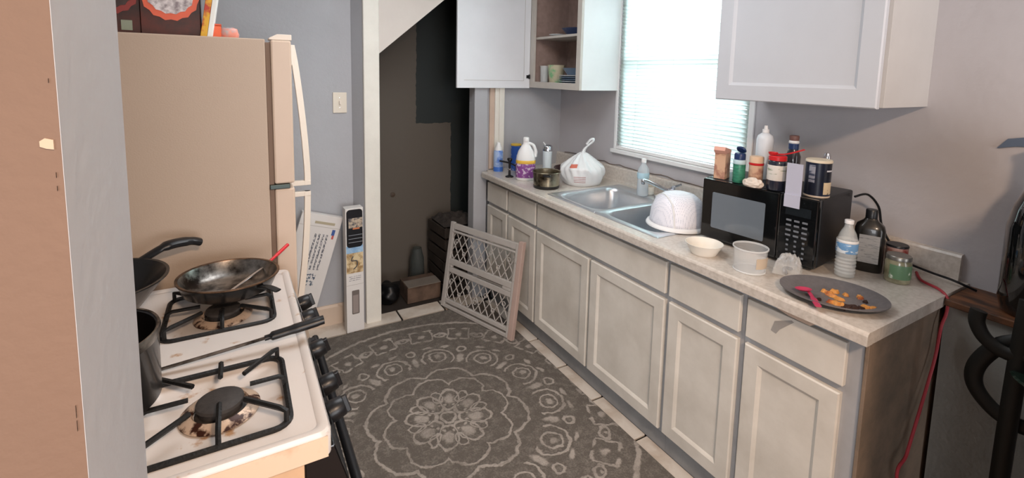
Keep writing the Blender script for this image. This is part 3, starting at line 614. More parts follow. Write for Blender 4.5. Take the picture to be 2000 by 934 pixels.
# ------------------------------------------------------------------ cartons beside the fridge
tR = at(670, 426, y=2.955); bR = at(617, 606, y=2.955); ax = (tR-bR).normalized(); sd = Vector((-ax.z, 0, ax.x)); Lc = (tR-bR).length
lb = thing('flat_carton', 'white flat shipping carton tilted against the wall beside the fridge', 'box', bR)
def cm(u, v, t): return sd*u+ax*v+Vector((0, t, 0))
def cbox(name, m, u0, u1, v0, v1, t0, t1, parent=lb, bev=.0):
    bm = B(); box(bm, u0, u1, t0, t1, v0, v1)
    for v in bm.verts: v.co = cm(v.co.x, v.co.z, v.co.y)
    return obj(name, bm, m, parent, bevel=bev)
M_wcard = mat('white_card', 'dedad6', .55, vary=.04)
lb.location.y = 2.955; cbox('carton', M_wcard, 0, .235, -.0, Lc, 0, .045, bev=.0015)
cbox('tape_strip', mat('buff_stripe', 'b0a68c', .5), .035, .150, Lc-.055, Lc-.040, -.0012, .0004)
cbox('fold_line', M_edge, .0, .235, Lc-.072, Lc-.070, -.0008, .0004)
M_pr = mat('carton_small_print', 'd9d5d2', .5, alt='5f6068', vscale=1, stretch=(160, 1, 60), thr=(.50, .54))
for k in range(4): cbox('print_line', M_pr, .055+.022*k, .066+.022*k, Lc*.42, Lc*.80, -.0008, .0004)
cbox('print_block', mat('carton_stamp', 'd9d5d2', .5, alt='4d5a6a', vscale=60, thr=(.45, .5)), .06, .125, Lc*.25, Lc*.38, -.0008, .0004)
cbox('flag_blue', mat('flag_blue', '3c5a9a', .5), .022, .040, Lc*.80, Lc*.86, -.0010, .0004); cbox('flag_red', mat('flag_red', 'c25a52', .5), .022, .034, Lc*.76, Lc*.80, -.0010, .0004)
# upright carton
ub = thing('tall_carton', 'tall narrow white and black product carton upright against the door casing', 'box', (.585, 2.905, .002)); ub.rotation_euler = (0, 0, .05)
w2 = .052; hh = .775
ob_box('carton', M_wcard, ub, -w2, w2, -.03, .035, 0, hh, bevel=.002)
def face(name, m, u0, u1, z0_, z1_, t=.0008): ob_box(name, m, ub, u0, u1, -.03-t, -.0297, z0_, z1_, bevel=0)
bm = B(); prism(bm, rrect(-w2+.006, w2-.004, .535, hh-.008, .02), -.0312, -.0298); obj('black_panel', bm, mat('black_card', '15171c', .3), ub)
face('picture_label', mat('fixture_photo', 'b9a894', .5, alt='4c4e55', vscale=50, thr=(.42, .55)), -.034, .046, .655, .715, .0022)
face('orange_tab', mat('orange_tab', 'c2754c', .5), -.01, .03, .645, .655, .0022)
for k in range(3): face('stripe', mat('silver_stripe', '8f949c', .4), -.035, .045, .565+.022*k, .568+.022*k, .0022)
face('blue_band', mat('blue_band', '4f86c0', .4, alt='a5c4dc', vscale=20), -w2+.003, w2-.003, .50, .545)
face('room_picture', mat('room_photo', 'd6c29a', .5, alt='9c7c52', vscale=26, thr=(.4, .55)), -w2+.003, w2-.003, .375, .50)
ob_tube('fixture_picture', mat('dark_fixture', '4a4f55', .4), ub, [(-.01, -.0325, .48), (-.02, -.0325, .455), (.01, -.0325, .45), (.012, -.0325, .42), (-.008, -.0325, .40)], .003, 6)
for k in range(3): face('print_line', M_pr, -.035, .035, .352-.012*k, .355-.012*k)
face('score_line', M_edge, -w2+.002, w2-.002, .300, .3015)
bm = B(); prism(bm, rrect(-.020, .024, .115, .265, .006), -.0312, -.0298); obj('window_slot', bm, mat('slot_shadow', '6f6661', .6), ub)
face('window_film', mat('slot_film', '968b86', .35), -.015, .018, .122, .235, .0020)

# ------------------------------------------------------------------ closet clutter
def clut(name, label, cat, loc, dims, m, rz=0): 
    t = thing(name, label, cat, loc, rz); a, b_, c_ = dims
    return t
M_crate = mat('dark_crate', '3a312a', .8, vary=.4, vscale=12)
q = at(890, 560, y=3.22)
for k in range(2):
    t = thing('storage_crate', ('lower', 'upper')[k]+' dark crate of the stack in the closet behind the gate', 'crate', (1.39, 3.24, .005+k*.245), .05*k, 'dark crates in the closet')
    for z in (0, .085, .17): 
        bm = B(); z_ = z
        box(bm, -.15, .15, -.15, -.138, z_, z_+.065); box(bm, -.15, .15, .138, .15, z_, z_+.065); box(bm, -.15, -.138, -.138, .138, z_, z_+.065); box(bm, .138, .15, -.138, .138, z_, z_+.065)
        obj('slat_course', bm, M_crate, t)
    bm = B()
    for sx in (-.137, .125):
        for sy in (-.137, .125): box(bm, sx, sx+.012, sy, sy+.012, 0, .24)
    obj('corner_posts', bm, M_crate, t)
    ob_box('bottom_board', M_crate, t, -.137, .137, -.137, .137, 0, .008); 
t = thing('dark_cloth_heap', 'crumpled dark cloth lying on top of the crate stack', 'cloth', (1.39, 3.24, .4925))
bm = B(); bmesh.ops.create_grid(bm, x_segments=26, y_segments=26, size=.14)
for v in bm.verts:
    e = 1-max(abs(v.co.x), abs(v.co.y))/.14; v.co.z = .004+min(e*3, 1)*(.028+.018*math.sin(v.co.x*70+1)*math.cos(v.co.y*55)+.01*math.sin(v.co.y*120+v.co.x*60))
obj('folds', bm, mat('brown_black_cloth', '3d3733', .95, vary=.3, vscale=12), t, smooth=True)
def lump(name, label, cat, loc, sx, sy, sz, m, seed=1, amp=.18):
    random.seed(seed); bm = B(); bmesh.ops.create_icosphere(bm, subdivisions=4, radius=1)
    ph = [rng(0, 6) for _ in range(6)]
    for v in bm.verts:
        c = v.co.copy(); n = math.sin(c.x*4+ph[0])*math.cos(c.y*5+ph[1])+.6*math.sin(c.z*7+ph[2]+c.x*3)+.4*math.sin(c.y*11+ph[3]+c.z*5)
        c *= 1+amp*n*.5; z = max(c.z, -.75); v.co = Vector((c.x*sx, c.y*sy, (z+.75)*sz/1.75))
    o = obj(name, bm, m, smooth=True); o.location = loc; return tag(o, label, cat)
q = at(782, 588, y=3.12); lump('bin_bag', 'slumped black bag on the closet floor left of the crates', 'bag', (.865, 3.17, .006), .075, .09, .13, mat('black_bag', '0f0f10', .4), 3)
ob = thing('scuffed_box', 'scuffed brown box on the closet floor behind the gate', 'box', (1.09, 3.15, .006), .0)
ob_box('carton', mat('scuffed_cardboard', '6a5546', .85, alt='4a3a30', vscale=9), ob, -.12, .12, -.09, .09, 0, .115, bevel=.004); ob_box('flap', mat('grey_flap', '7c7268', .8, vary=.2), ob, -.118, .118, -.10, .02, .116, .120, bevel=.001)
vb = ob_lathe('glass_vessel', mat('smoky_glass', '9aa09c', .15, trans=.85, ior=1.3), None, [(0, 0), (.052, 0), (.056, .01), (.05, .2), (.035, .26), (.033, .28), (.031, .28), (.033, .26), (.047, .2), (.052, .012), (0, .008)], 28)
vb.location = (1.135, 3.35, .0045); tag(vb, 'dim smoky glass vessel standing against the closet back wall', 'vessel')

# ------------------------------------------------------------------ lattice gate
BL = Vector((1.172, 2.945, .010)); BRr = Vector((1.378, 2.335, .012)); uu = (BRr-BL); GW = uu.length; uu.normalize(); upv = Vector((.085, .03, .565)).normalized(); GH = .575; nn = uu.cross(upv).normalized(); upv = nn.cross(uu)
gt = thing('pet_gate', 'grey-white plastic lattice pet gate leaning against the base cabinets', 'gate', BL)
Mg = Matrix((uu, upv, nn)).transposed().to_4x4()       # local: x width, y height, z towards the room
def gb(name, m, u0, u1, v0, v1, t0=-.011, t1=.011, bev=.003): bm = B(); box(bm, u0, u1, v0, v1, t0, t1, M=Mg); return obj(name, bm, m, gt, bevel=bev)
gb('left_stile', M_gate, 0, .034, 0, GH); gb('right_stile', M_gatep, GW-.030, GW+.004, -.004, GH+.01, -.018, .013); gb('inner_stile', M_gate, GW-.048, GW-.031, .0, GH-.005, -.007, .013)
gb('top_rail', M_gate, .035, GW-.049, GH-.045, GH-.006); gb('top_lip', M_gate, .035, GW-.049, GH-.066, GH-.054, -.008, .015)
gb('bottom_rail', M_gate, .035, GW-.049, .035, .060); gb('bottom_foot', M_gate, .035, GW-.049, 0, .022, -.014, .012)
gb('middle_rail', M_gate, .035, GW-.049, .292, .330); gb('middle_rail', M_gate, .035, GW-.049, .240, .272)
gb('slot_end', M_gate, .035, .06, .273, .291); gb('slot_end', M_gate, GW-.12, GW-.049, .273, .291)
gb('slide_bar', mat('grey_slide', '8b8884', .5), .30, GW-.125, .276, .288, -.006, .004)
def clip(p, d, u0, u1, v0, v1):
    t0_, t1_ = -9, 9
    for o_, dd_, lo, hi in ((p[0], d[0], u0, u1), (p[1], d[1], v0, v1)):
        a, b = (lo-o_)/dd_, (hi-o_)/dd_
        if a > b: a, b = b, a
        t0_, t1_ = max(t0_, a), min(t1_, b)
    return (t0_, t1_) if t1_-t0_ > .012 else None
for v0, v1 in ((.060, .240), (.330, .509)):
    bm = B(); sp_ = .062
    for sgn in (1, -1):
        d = Vector((.56, .83*sgn)).normalized(); k = -12
        while k < 32:
            p = (k*sp_, v0 if sgn > 0 else v1); r_ = clip(p, d, .030, GW-.045, v0-.002, v1+.002)
            if r_:
                a = Vector((p[0]+d.x*r_[0], p[1]+d.y*r_[0])); b = Vector((p[0]+d.x*r_[1], p[1]+d.y*r_[1]))
                zo = .0012*sgn; tube(bm, [Mg @ Vector((a.x, a.y, zo)), Mg @ Vector((b.x, b.y, zo))], .0036, 4)
            k += 1
    for i in range(7):
        c0 = (.075+i*.078+rng(-.004, .004), v0+(.055 if i % 2 else .125)); tube(bm, [Mg @ Vector((c0[0]+.013*math.cos(t*PI/5), c0[1]+.013*math.sin(t*PI/5), .002)) for t in range(10)], .0028, 4, closed=True)
    o = obj('lattice', bm, M_gate, gt); o['kind'] = 'stuff'
for v in (.08, .16, .34, .45): gb('notch', M_edge, GW-.046, GW-.032, v, v+.006, .0125, .0145, 0)

# ------------------------------------------------------------------ counter things
Z = .9155
def bottle_prof(r, h, neck=.35, rn=.014, base=.004): return [(0, 0), (r*.9, 0), (r, base), (r, h*(1-neck)), (r*.93, h*(1-neck*.72)), (rn*1.6, h*(1-neck*.3)), (rn, h*(1-neck*.2)), (rn, h), (0, h)]
q = at(968, 333, z=Z); t = thing('aerosol_can', 'pale blue aerosol can standing at the far end of the counter', 'can', (1.562, 2.890, Z))
t.scale = (1.18, 1.18, 1.1)
ob_lathe('can_body', mat('pale_blue_can', 'a9bfe0', .3, alt='4e78c8', vscale=9, thr=(.4, .5)), t, [(0, 0), (.026, 0), (.028, .003), (.028, .125), (.024, .135), (0, .135)], 28)
ob_lathe('blue_base_band', mat('blue_band2', '3f6fc4', .3), t, [(.0282, .004), (.0285, .006), (.0285, .03), (.0282, .032)], 28)
ob_lathe('cap', M_white, t, [(0, .185), (.010, .185), (.013, .165), (.020, .150), (.022, .1355), (0, .1352)], 24)
t = thing('blue_canister', 'blue round canister with yellow rim behind the bleach jug', 'canister', (1.700, 2.885, Z))
ob_lathe('can_body', mat('blue_tin', '2f58a8', .35, alt='b9c6e0', vscale=24, thr=(.35, .42)), t, [(0, 0), (.036, 0), (.036, .175), (0, .175)], 28); ob_lathe('lid', mat('yellow_lid', 'd8b040', .4), t, [(0, .187), (.034, .187), (.037, .184), (.037, .1755)], 28)
t = thing('black_saucepan', 'small black saucepan with a long handle pointing left, beside the aerosol can', 'saucepan', (1.680, 2.745, Z))
ob_lathe('pan_body', M_blackpot, t, [(0, 0), (.045, 0), (.055, .006), (.058, .06), (.061, .062), (.058, .064), (.054, .062), (.051, .008), (0, .005)], 36)
ob_tube('handle', M_black, t, [(-.05, .02, .055), (-.09, .05, .075), (-.14, .085, .085)], [.008]*6+[.010]*7, 8, flat=(1.2, .6))
t = thing('dark_plunger_cup', 'thin black stem with round foot standing in front of the small saucepan', 'stand', (1.545, 2.700, Z))
ob_lathe('foot', M_black, t, [(0, .012), (.01, .012), (.026, .006), (.028, 0), (0, 0)], 24); ob_lathe('stem', M_black, t, [(0, .125), (.016, .125), (.018, .115), (.008, .10), (.0065, .05), (.008, .0125)], 20); ob_lathe('collar', M_chrome, t, [(0.0085, .045), (.014, .048), (.014, .056), (.0075, .058)], 20)
# bleach jug
t = thing('bleach_jug', 'white handled jug with a purple label beside the soiled pot', 'jug', (1.600, 2.590, Z), -.5)
ob_lathe('jug_body', M_white, t, [(0, 0), (.050, 0), (.055, .006), (.055, .135), (.053, .150), (.044, .185), (.024, .222), (.017, .232), (.017, .250), (0, .250)], 40, sq=(1.12, .86, .85))
ob_lathe('label', mat('purple_label', '85498f', .4, alt='cfc0d2', vscale=45, thr=(.40, .47)), t, [(.0553, .018), (.0560, .020), (.0560, .108), (.0553, .110)], 40, sq=(1.12, .86, .85))
ob_lathe('yellow_band', mat('yellow_band', 'e2b64a', .4), t, [(.0560, .1085), (.0566, .110), (.0566, .128), (.0556, .130)], 40, sq=(1.12, .86, .85))
ob_lathe('cap', M_white, t, [(0, .275), (.016, .275), (.019, .270), (.0195, .2505), (0, .2502)], 20)
ob_tube('handle', M_white, t, [(.012, 0, .238), (.045, 0, .225), (.062, 0, .185), (.060, 0, .150)], [.009]*6+[.010]*6+[.011]*7, 10)
# soiled pot
t = thing('soiled_pot', 'burnt and stained steel cooking pot on the counter left of the sink', 'pot', (1.603, 2.352, Z), 0)
ob_lathe('pot_body', mat('stained_pot_steel', 'a39a86', .28, .9, alt='2b2620', vscale=9, thr=(.36, .52)), t, [(0, 0), (.068, 0), (.076, .006), (.083, .095), (.087, .098), (.085, .101), (.080, .097), (.073, .008), (0, .006)], 48)
ob_lathe('black_base', M_blackpot, t, [(.0685, -.0002), (.0775, .005), (.0785, .018), (.077, .019)], 48)
bm = B(); tube(bm, smooth_pts([(-.058, -.055, .085), (-.066, -.075, .088), (-.052, -.095, .088), (-.036, -.090, .087), (-.038, -.073, .083)]), .006, 8); obj('side_handle', bm, M_black, t, smooth=True)
ob_lathe('food_residue', mat('yellow_residue', 'b9a668', .7, vary=.3, vscale=30), t, [(0, .012), (.05, .010), (.0725, .018)], 32)
# tumbler
t = thing('white_tumbler', 'slim white tumbler with silver lid behind the soiled pot', 'tumbler', (1.845, 2.705, Z))
ob_lathe('tumbler_body', mat('pale_tumbler', 'dce6ec', .35), t, [(0, 0), (.027, 0), (.030, .003), (.033, .155), (0, .155)], 32); ob_lathe('lid', M_chrome, t, [(0, .196), (.022, .196), (.030, .190), (.033, .185), (.0335, .1555), (0, .1552)], 32)
ob_tube('straw', M_white, t, [(-.015, .005, .195), (-.028, .012, .215)], .004, 6, sm=False)
# dark frying pan far back
t = thing('back_frying_pan', 'dark red-black frying pan lying behind the white tumbler and bag', 'skillet', (1.983, 2.61, Z))
ob_lathe('pan_body', mat('maroon_pan', '3a1f1e', .3, vary=.3, vscale=16), t, [(0, 0), (.085, 0), (.118, .040), (.122, .042), (.120, .046), (.115, .043), (.083, .004), (0, .004)], 48)
# plastic bag
bg = thing('plastic_shopping_bag', 'knotted white plastic shopping bag full of rubbish beside the sink', 'bag', (1.872, 2.352, Z))
bg.scale = (1.13, 1.13, 1.06)
bm = B(); bmesh.ops.create_icosphere(bm, subdivisions=5, radius=1)
for v in bm.verts:
    c = v.co; th = math.atan2(c.y, c.x); z = c.z
    fold_ = .075*math.sin(th*9+z*3)*max(0, z+.3)+.055*math.sin(th*17+2+z*5)*max(0, z+.5)+.03*math.sin(c.x*6+c.y*5+z*7)
    rr = 1+fold_
    if z > .25: rr *= 1-.62*((z-.25)/.75)**1.1
    zz_ = max(z, -.62)
    v.co = Vector((c.x*rr*.125, c.y*rr*.115, (zz_+.62)*.118))
M_bag = bpy.data.materials.new('thin_white_plastic'); M_bag.use_nodes = True; nt = M_bag.node_tree; pb = nt.nodes['Principled BSDF']; pb.inputs['Base Color'].default_value = (.86, .87, .88, 1); pb.inputs['Roughness'].default_value = .3
tr = nt.nodes.new('ShaderNodeBsdfTranslucent'); tr.inputs[0].default_value = (.85, .88, .9, 1); ms = nt.nodes.new('ShaderNodeMixShader'); ms.inputs[0].default_value = .18
nt.links.new(pb.outputs[0], ms.inputs[1]); nt.links.new(tr.outputs[0], ms.inputs[2]); nt.links.new(ms.outputs[0], nt.nodes['Material Output'].inputs[0])
n_ = nt.nodes.new('ShaderNodeTexNoise'); n_.inputs['Scale'].default_value = 22; n_.inputs['Detail'].default_value = 4; tcx = nt.nodes.new('ShaderNodeTexCoord'); nt.links.new(tcx.outputs['Object'], n_.inputs['Vector']); b2_ = nt.nodes.new('ShaderNodeBump'); b2_.inputs['Strength'].default_value = .6; b2_.inputs['Distance'].default_value = .01; nt.links.new(n_.outputs['Fac'], b2_.inputs['Height']); nt.links.new(b2_.outputs[0], pb.inputs['Normal'])
obj('bag_body', bm, M_bag, bg, smooth=True)
bm = B(); P_ = smooth_pts([(0, 0, .172), (.004, -.004, .200), (.018, -.016, .225), (.038, -.034, .252), (.040, -.036, .268), (.028, -.026, .262), (.014, -.012, .235)], 6); rr_ = [.024-.012*min(1, i/10) for i in range(len(P_))]; tube(bm, P_, rr_, 10, flat=(1, .55)); obj('knotted_ear', bm, M_bag, bg, smooth=True)
def bag_patch(name, m, th0, z0_, w, h, seg=8):        # printed mark on the bag, wrapped on its surface
    bm = B(); gridv = []
    for i in range(seg+1):
        row = []
        for j in range(seg+1):
            th = th0+(i/seg-.5)*w; zz = z0_+(j/seg-.5)*h; z = zz/.118-.62; cr = math.sqrt(max(0, 1-z*z)); cx_, cy2 = cr*math.cos(th), cr*math.sin(th)
            fo = .075*math.sin(th*9+z*3)*max(0, z+.3)+.055*math.sin(th*17+2+z*5)*max(0, z+.5)+.03*math.sin(cx_*6+cy2*5+z*7); rr = 1+fo
            if z > .25: rr *= 1-.62*((z-.25)/.75)**1.1
            row.append(bm.verts.new((cx_*(rr+.012)*.125, cy2*(rr+.012)*.115, zz+.001)))
        gridv.append(row)
    for i in range(seg):
        for j in range(seg): bm.faces.new((gridv[i][j], gridv[i+1][j], gridv[i+1][j+1], gridv[i][j+1]))
    obj(name, bm, m, bg, smooth=True)
M_bred = mat('red_bag_print', 'c86a58', .4)
bag_patch('red_print', M_bred, math.radians(208), .118, .36, .018)
for k in range(4): bag_patch('print_stripe', mat('pale_red_print', 'b98f90', .4), math.radians(228), .058-k*.010, .55, .0035)
# soap bottle & sponge cup
t = thing('clear_dish_soap_bottle', 'cloudy half-full dish soap bottle behind the left sink bowl', 'bottle', (1.985, 1.945, Z+.0055))
ob_lathe('bottle_body', M_whitet, t, [(0, 0), (.029, 0), (.032, .004), (.030, .09), (.032, .13), (.028, .155), (.013, .178), (.012, .188), (0, .188)], 32); ob_lathe('cap', M_white, t, [(0, .210), (.012, .210), (.014, .206), (.014, .1885), (0, .1882)], 20)
ob_lathe('label', mat('pale_blue_label', 'b3d4e2', .4), t, [(.0322, .098), (.0330, .101), (.0335, .128), (.0325, .131)], 32)
cup('foam_cup', 'short pale cup standing behind the faucet spout', 'cup', (2.043, 1.946, Z+.0055), .024, .030, .045, mat('pale_foam', 'dad9cf', .6))
# colander
cl = thing('plastic_colander', 'white perforated plastic colander upside down at the sink edge', 'colander', (1.735, 1.475, Z+.0055))
cl.scale = (1.16, 1.16, 1.0); cl.rotation_euler = (math.radians(0), math.radians(0), 0)
M_col = mat('perforated_white', 'dcdce6', .4); nt = M_col.node_tree; vo = nt.nodes.new('ShaderNodeTexVoronoi'); vo.inputs['Scale'].default_value = 170; vo.inputs['Randomness'].default_value = .15; tcx = nt.nodes.new('ShaderNodeTexCoord'); nt.links.new(tcx.outputs['Object'], vo.inputs['Vector'])
rp = nt.nodes.new('ShaderNodeValToRGB'); rp.color_ramp.elements[0].position = .20; rp.color_ramp.elements[0].color = lin('b4b9c8'); rp.color_ramp.elements[1].position = .34; rp.color_ramp.elements[1].color = lin('e6e6ee'); nt.links.new(vo.outputs['Distance'], rp.inputs[0]); nt.links.new(rp.outputs[0], nt.nodes['Principled BSDF'].inputs['Base Color'])
ob_lathe('bowl', M_col, cl, [(0, .150), (.035, .149), (.060, .141), (.085, .118), (.101, .075), (.106, .030), (.108, .010)], 48, solid=.002)
ob_lathe('rim', M_white, cl, [(.106, .016), (.116, .012), (.120, .004), (.120, 0), (.112, 0), (.106, .008)], 48)
cprof = [(.108, .012), (.106, .030), (.101, .075), (.093, .1), (.085, .118), (.060, .141), (.035, .149)]
cn = Vector((-.93, .36, 0)); cmn = Vector((-.36, -.93, 0)); off = .060; rp1 = [cn*off+cmn*math.sqrt(max(R_*R_-off*off, 0))*1.01+Vector((0, 0, z_+.001)) for R_, z_ in cprof if R_ > off]; rp2 = [cn*off-cmn*math.sqrt(max(R_*R_-off*off, 0))*1.01+Vector((0, 0, z_+.001)) for R_, z_ in cprof if R_ > off]
ob_tube('ridge', M_white, cl, rp1+[cn*off+Vector((0, 0, .1425))]+rp2[::-1], .0032, 6)
# white bowl, clear tub, clear clamshell
cup('white_bowl', 'small white plastic bowl on the counter in front of the microwave', 'bowl', (1.552, 1.185, Z), .046, .070, .042, mat('bowl_white', 'e9e4da', .35))
cup('clear_tub', 'round clear plastic tub on the counter before the microwave', 'tub', (1.560, 1.002, Z), .052, .056, .085, M_film)
bpy.data.objects['clear_tub'].location = (1.562, 1.000, Z)
ob_lathe('rim', mat('clear_rim', 'f2f4f4', .1, alpha=.6), bpy.data.objects['clear_tub'], [(.0562, .080), (.0585, .082), (.0585, .0862), (.0555, .0862)], 40); ob_lathe('bottom_rim', bpy.data.materials['clear_rim'], bpy.data.objects['clear_tub'], [(.0522, .001), (.054, .002), (.0538, .005), (.0525, .006)], 40)
o = ob_lathe('label', mat('faded_tub_label', 'c9b9a4', .5, alt='c98e78', vscale=30, thr=(.3, .4)), bpy.data.objects['clear_tub'], [(.0545, .022), (.0563, .060)], 10, a0=math.radians(235), a1=math.radians(300))
t = thing('clear_clamshell', 'crumpled clear plastic clamshell beside the round clear tub', 'container', (1.662, .921, Z), .4)
bm = B(); bmesh.ops.create_grid(bm, x_segments=22, y_segments=22, size=1)
random.seed(5)
for v in bm.verts:
    r_ = max(abs(v.co.x), abs(v.co.y)); z = .012+.05*max(0, 1-r_**3)+rng(-.007, .009)*(1 if r_ < .98 else .2); v.co = Vector((v.co.x*.050, v.co.y*.042, z if r_ < .98 else .004))
obj('clamshell_body', bm, M_film, t, solid=.0008)
ob_tube('dark_sauce_streak', mat('dark_sauce', '2a2430', .3), t, [(-.03, .0, .006), (0, .01, .014), (.03, -.008, .006)], .006, 8)
# plate of scraps
plx = thing('serving_platter', 'large oval dark grey platter with pizza scraps at the counter end', 'platter', (1.594, .740, Z)); plx.rotation_euler = (0, 0, math.radians(-59))
M_plat = mat('speckled_grey_melamine', '6f6b6c', .4, vary=.2, vscale=70)
bm = B(); lathe(bm, [(0, 0), (.075, 0), (.10, .004), (.134, .017), (.137, .018), (.137, .021), (.133, .021), (.099, .008), (.075, .005), (0, .005)], 64, sq=(1.06, .86, 1)); obj('platter_body', bm, M_plat, plx, smooth=True)
M_ch = mat('melted_cheese', 'cf9048', .5, alt='9c4f2c', vscale=30, thr=(.38, .52)); M_mt = mat('dark_crust', '3a231b', .7, vary=.4, vscale=30)
bm = B(); random.seed(11)
def blob(cx_, cy2, s, h):
    n = 9; top = bm.verts.new((cx_, cy2, .005+h)); ring_ = [bm.verts.new((cx_+s*rng(.5, 1.3)*math.cos(2*PI*k/n), cy2+s*rng(.5, 1.2)*math.sin(2*PI*k/n), .0055)) for k in range(n)]
    mid = [bm.verts.new((cx_+(v.co.x-cx_)*.7, cy2+(v.co.y-cy2)*.7, .005+h*rng(.5, 1))) for v in ring_]
    for k in range(n): bm.faces.new((ring_[k], ring_[(k+1) % n], mid[(k+1) % n], mid[k])); bm.faces.new((mid[k], mid[(k+1) % n], top))
inv = Matrix.Rotation(math.radians(59), 4, 'Z')
def pl(px, py): v = at(px, py, z=Z+.008)-plx.location; return inv @ v
cols = {}
for px, py, s in ((1617, 572, .013), (1630, 570, .012), (1625, 578, .012), (1640, 585, .010), (1633, 592, .012), (1680, 581, .010), (1652, 576, .007), (1693, 601, .014), (1706, 603, .011), (1645, 596, .010), (1610, 569, .007), (1622, 590, .008)):
    v = pl(px, py); blob(v.x, v.y, s*1.3, .010)
o = obj('cheese_scraps', bm, M_ch, smooth=True); o.location = plx.location; o.rotation_euler = plx.rotation_euler; tag(o, 'orange cheese and crust scraps scattered on the oval platter', 'food', kind='stuff')
bm = B()
for px, py, s in ((1655, 599, .013), (1668, 601, .014), (1680, 602, .010), (1600, 585, .006), (1690, 590, .006), (1646, 603, .008)):
    v = pl(px, py); blob(v.x, v.y, s*1.3, .009)
o = obj('burnt_scraps', bm, M_mt, smooth=True); o.location = plx.location+Vector((0, 0, .0004)); o.rotation_euler = plx.rotation_euler; tag(o, 'dark burnt food scraps on the oval platter', 'food', kind='stuff')
a = at(1560, 563, z=Z+.022); b = at(1580, 570, z=Z+.016); c2 = at(1598, 598, z=Z+.018)
t = thing('pink_spoon', 'pink plastic spoon lying across the oval platter', 'spoon', b)
ob_tube('handle', M_pink, t, [b-b, (c2-b)*.5, c2-b], [.005]*6+[.008]*7, 8, flat=(1.2, .45))
bm = B(); lathe(bm, [(0, -.004), (.012, -.002), (.020, .004), (.018, .004), (.011, 0), (0, -.002)], 24, M=Matrix.Translation((a-b)*.55) @ Matrix.Rotation(-.6, 4, 'Z') @ Matrix.Diagonal((1.25, .8, 1, 1))); obj('spoon_bowl', bm, M_pink, t, smooth=True)
# water bottle, peroxide, jars
t = thing('water_bottle', 'clear ribbed plastic water bottle with blue label right of the microwave', 'bottle', (1.815, .812, Z))
pr = [(0, 0), (.024, 0), (.030, .005)]+[(.0305+(.0012 if k % 2 else -.0012), .012+.006*k) for k in range(12)]+[(.0318, .088), (.0318, .125), (.031, .130), (.024, .155), (.0135, .176), (.0125, .185), (.0125, .198)]
ob_lathe('bottle_body', M_clear, t, pr, 36, solid=.0006)
ob_lathe('label', mat('water_label', '6d9ac6', .35, alt='dfe8ee', vscale=20, stretch=(1, 1, 2.2), thr=(.45, .5)), t, [(.0322, .088), (.0326, .089), (.0326, .122), (.0322, .123)], 36)
ob_lathe('cap', M_white, t, [(0, .2005), (.0125, .2005), (.0138, .199), (.0138, .188)], 24); ob_lathe('white_band', M_white, t, [(.0321, .1232), (.0327, .124), (.0322, .131), (.0314, .132)], 36)
t = thing('peroxide_bottle', 'dark brown bottle with a grey label behind the water bottle', 'bottle', (1.955, .806, Z), math.radians(24))
ob_lathe('bottle_body', mat('dark_brown_plastic', '191714', .3, coat=.3), t, [(0, 0), (.038, 0), (.041, .004), (.041, .150), (.037, .166), (.020, .182), (.016, .190), (0, .190)], 40, sq=(.85, 1.1, .7))
ob_lathe('cap', M_black, t, [(0, .222), (.016, .222), (.018, .219), (.018, .191), (0, .1905)], 24)
ob_box('label', print_mat('grey_label', '8a8a89', '66666a', 40, 420, .42), t, -.0375, -.0352, -.030, .030, .035, .135, bevel=.0)
t = thing('glass_food_jar', 'glass jar of pale food with a green label near the counter end', 'jar', (1.935, .706, Z))
ob_lathe('jar_body', mat('jar_contents', 'a8a184', .25, alt='6f6b52', vscale=14, coat=.6), t, [(0, 0), (.034, 0), (.037, .004), (.037, .068), (.033, .078), (0, .078)], 36)
ob_lathe('label', mat('green_label', '5f7f5e', .4, alt='dfe4d2', vscale=30, thr=(.35, .42)), t, [(.0374, .016), (.0378, .018), (.0378, .062), (.0374, .064)], 20, a0=math.radians(165), a1=math.radians(285))
ob_lathe('lid', mat('lid_steel', '8c8a84', .35, .8), t, [(0, .092), (.034, .092), (.036, .089), (.036, .0785), (0, .0782)], 36)
t = thing('red_tin', 'small red and white tin behind the glass food jar', 'tin', (2.020, .745, Z))
ob_lathe('tin_body', mat('red_white_tin', 'b4938c', .4, alt='8e3a36', vscale=16, thr=(.35, .45)), t, [(0, 0), (.032, 0), (.032, .095), (0, .095)], 32); ob_lathe('lid', M_black, t, [(0, .103), (.032, .103), (.0335, .100), (.0335, .0955)], 32)
# cords
cb = lambda px, py, **k: at(px, py, **k)
c_pts = [(2.02, .895, 1.155), (2.06, .87, 1.165), (2.095, .845, 1.12), (2.100, .83, 1.05), (2.095, .79, .985), (2.085, .74, .945), (2.075, .665, .935), (2.06, .60, .935), (2.09, .545, .913)]
o = ob_tube('power_cord', M_black, None, c_pts, .0042, 8); POWER = o
r_pts = [(2.07, .70, Z+.006), (2.0, .66, Z+.006), (1.965, .60, Z+.006), (1.945, .571, .905), (1.938, .568, .86), at(1838, 640, y=.57), at(1826, 700, y=.57), at(1803, 780, y=.565), at(1785, 840, y=.56), at(1770, 890, y=.555), at(1752, 945, y=.55), (1.86, .535, .02)]
o = ob_tube('extension_cord', mat('red_cord_rubber', 'a2323c', .5), None, r_pts, .0045, 8); tag(o, 'thin red cord hanging down from the counter end', 'cord')

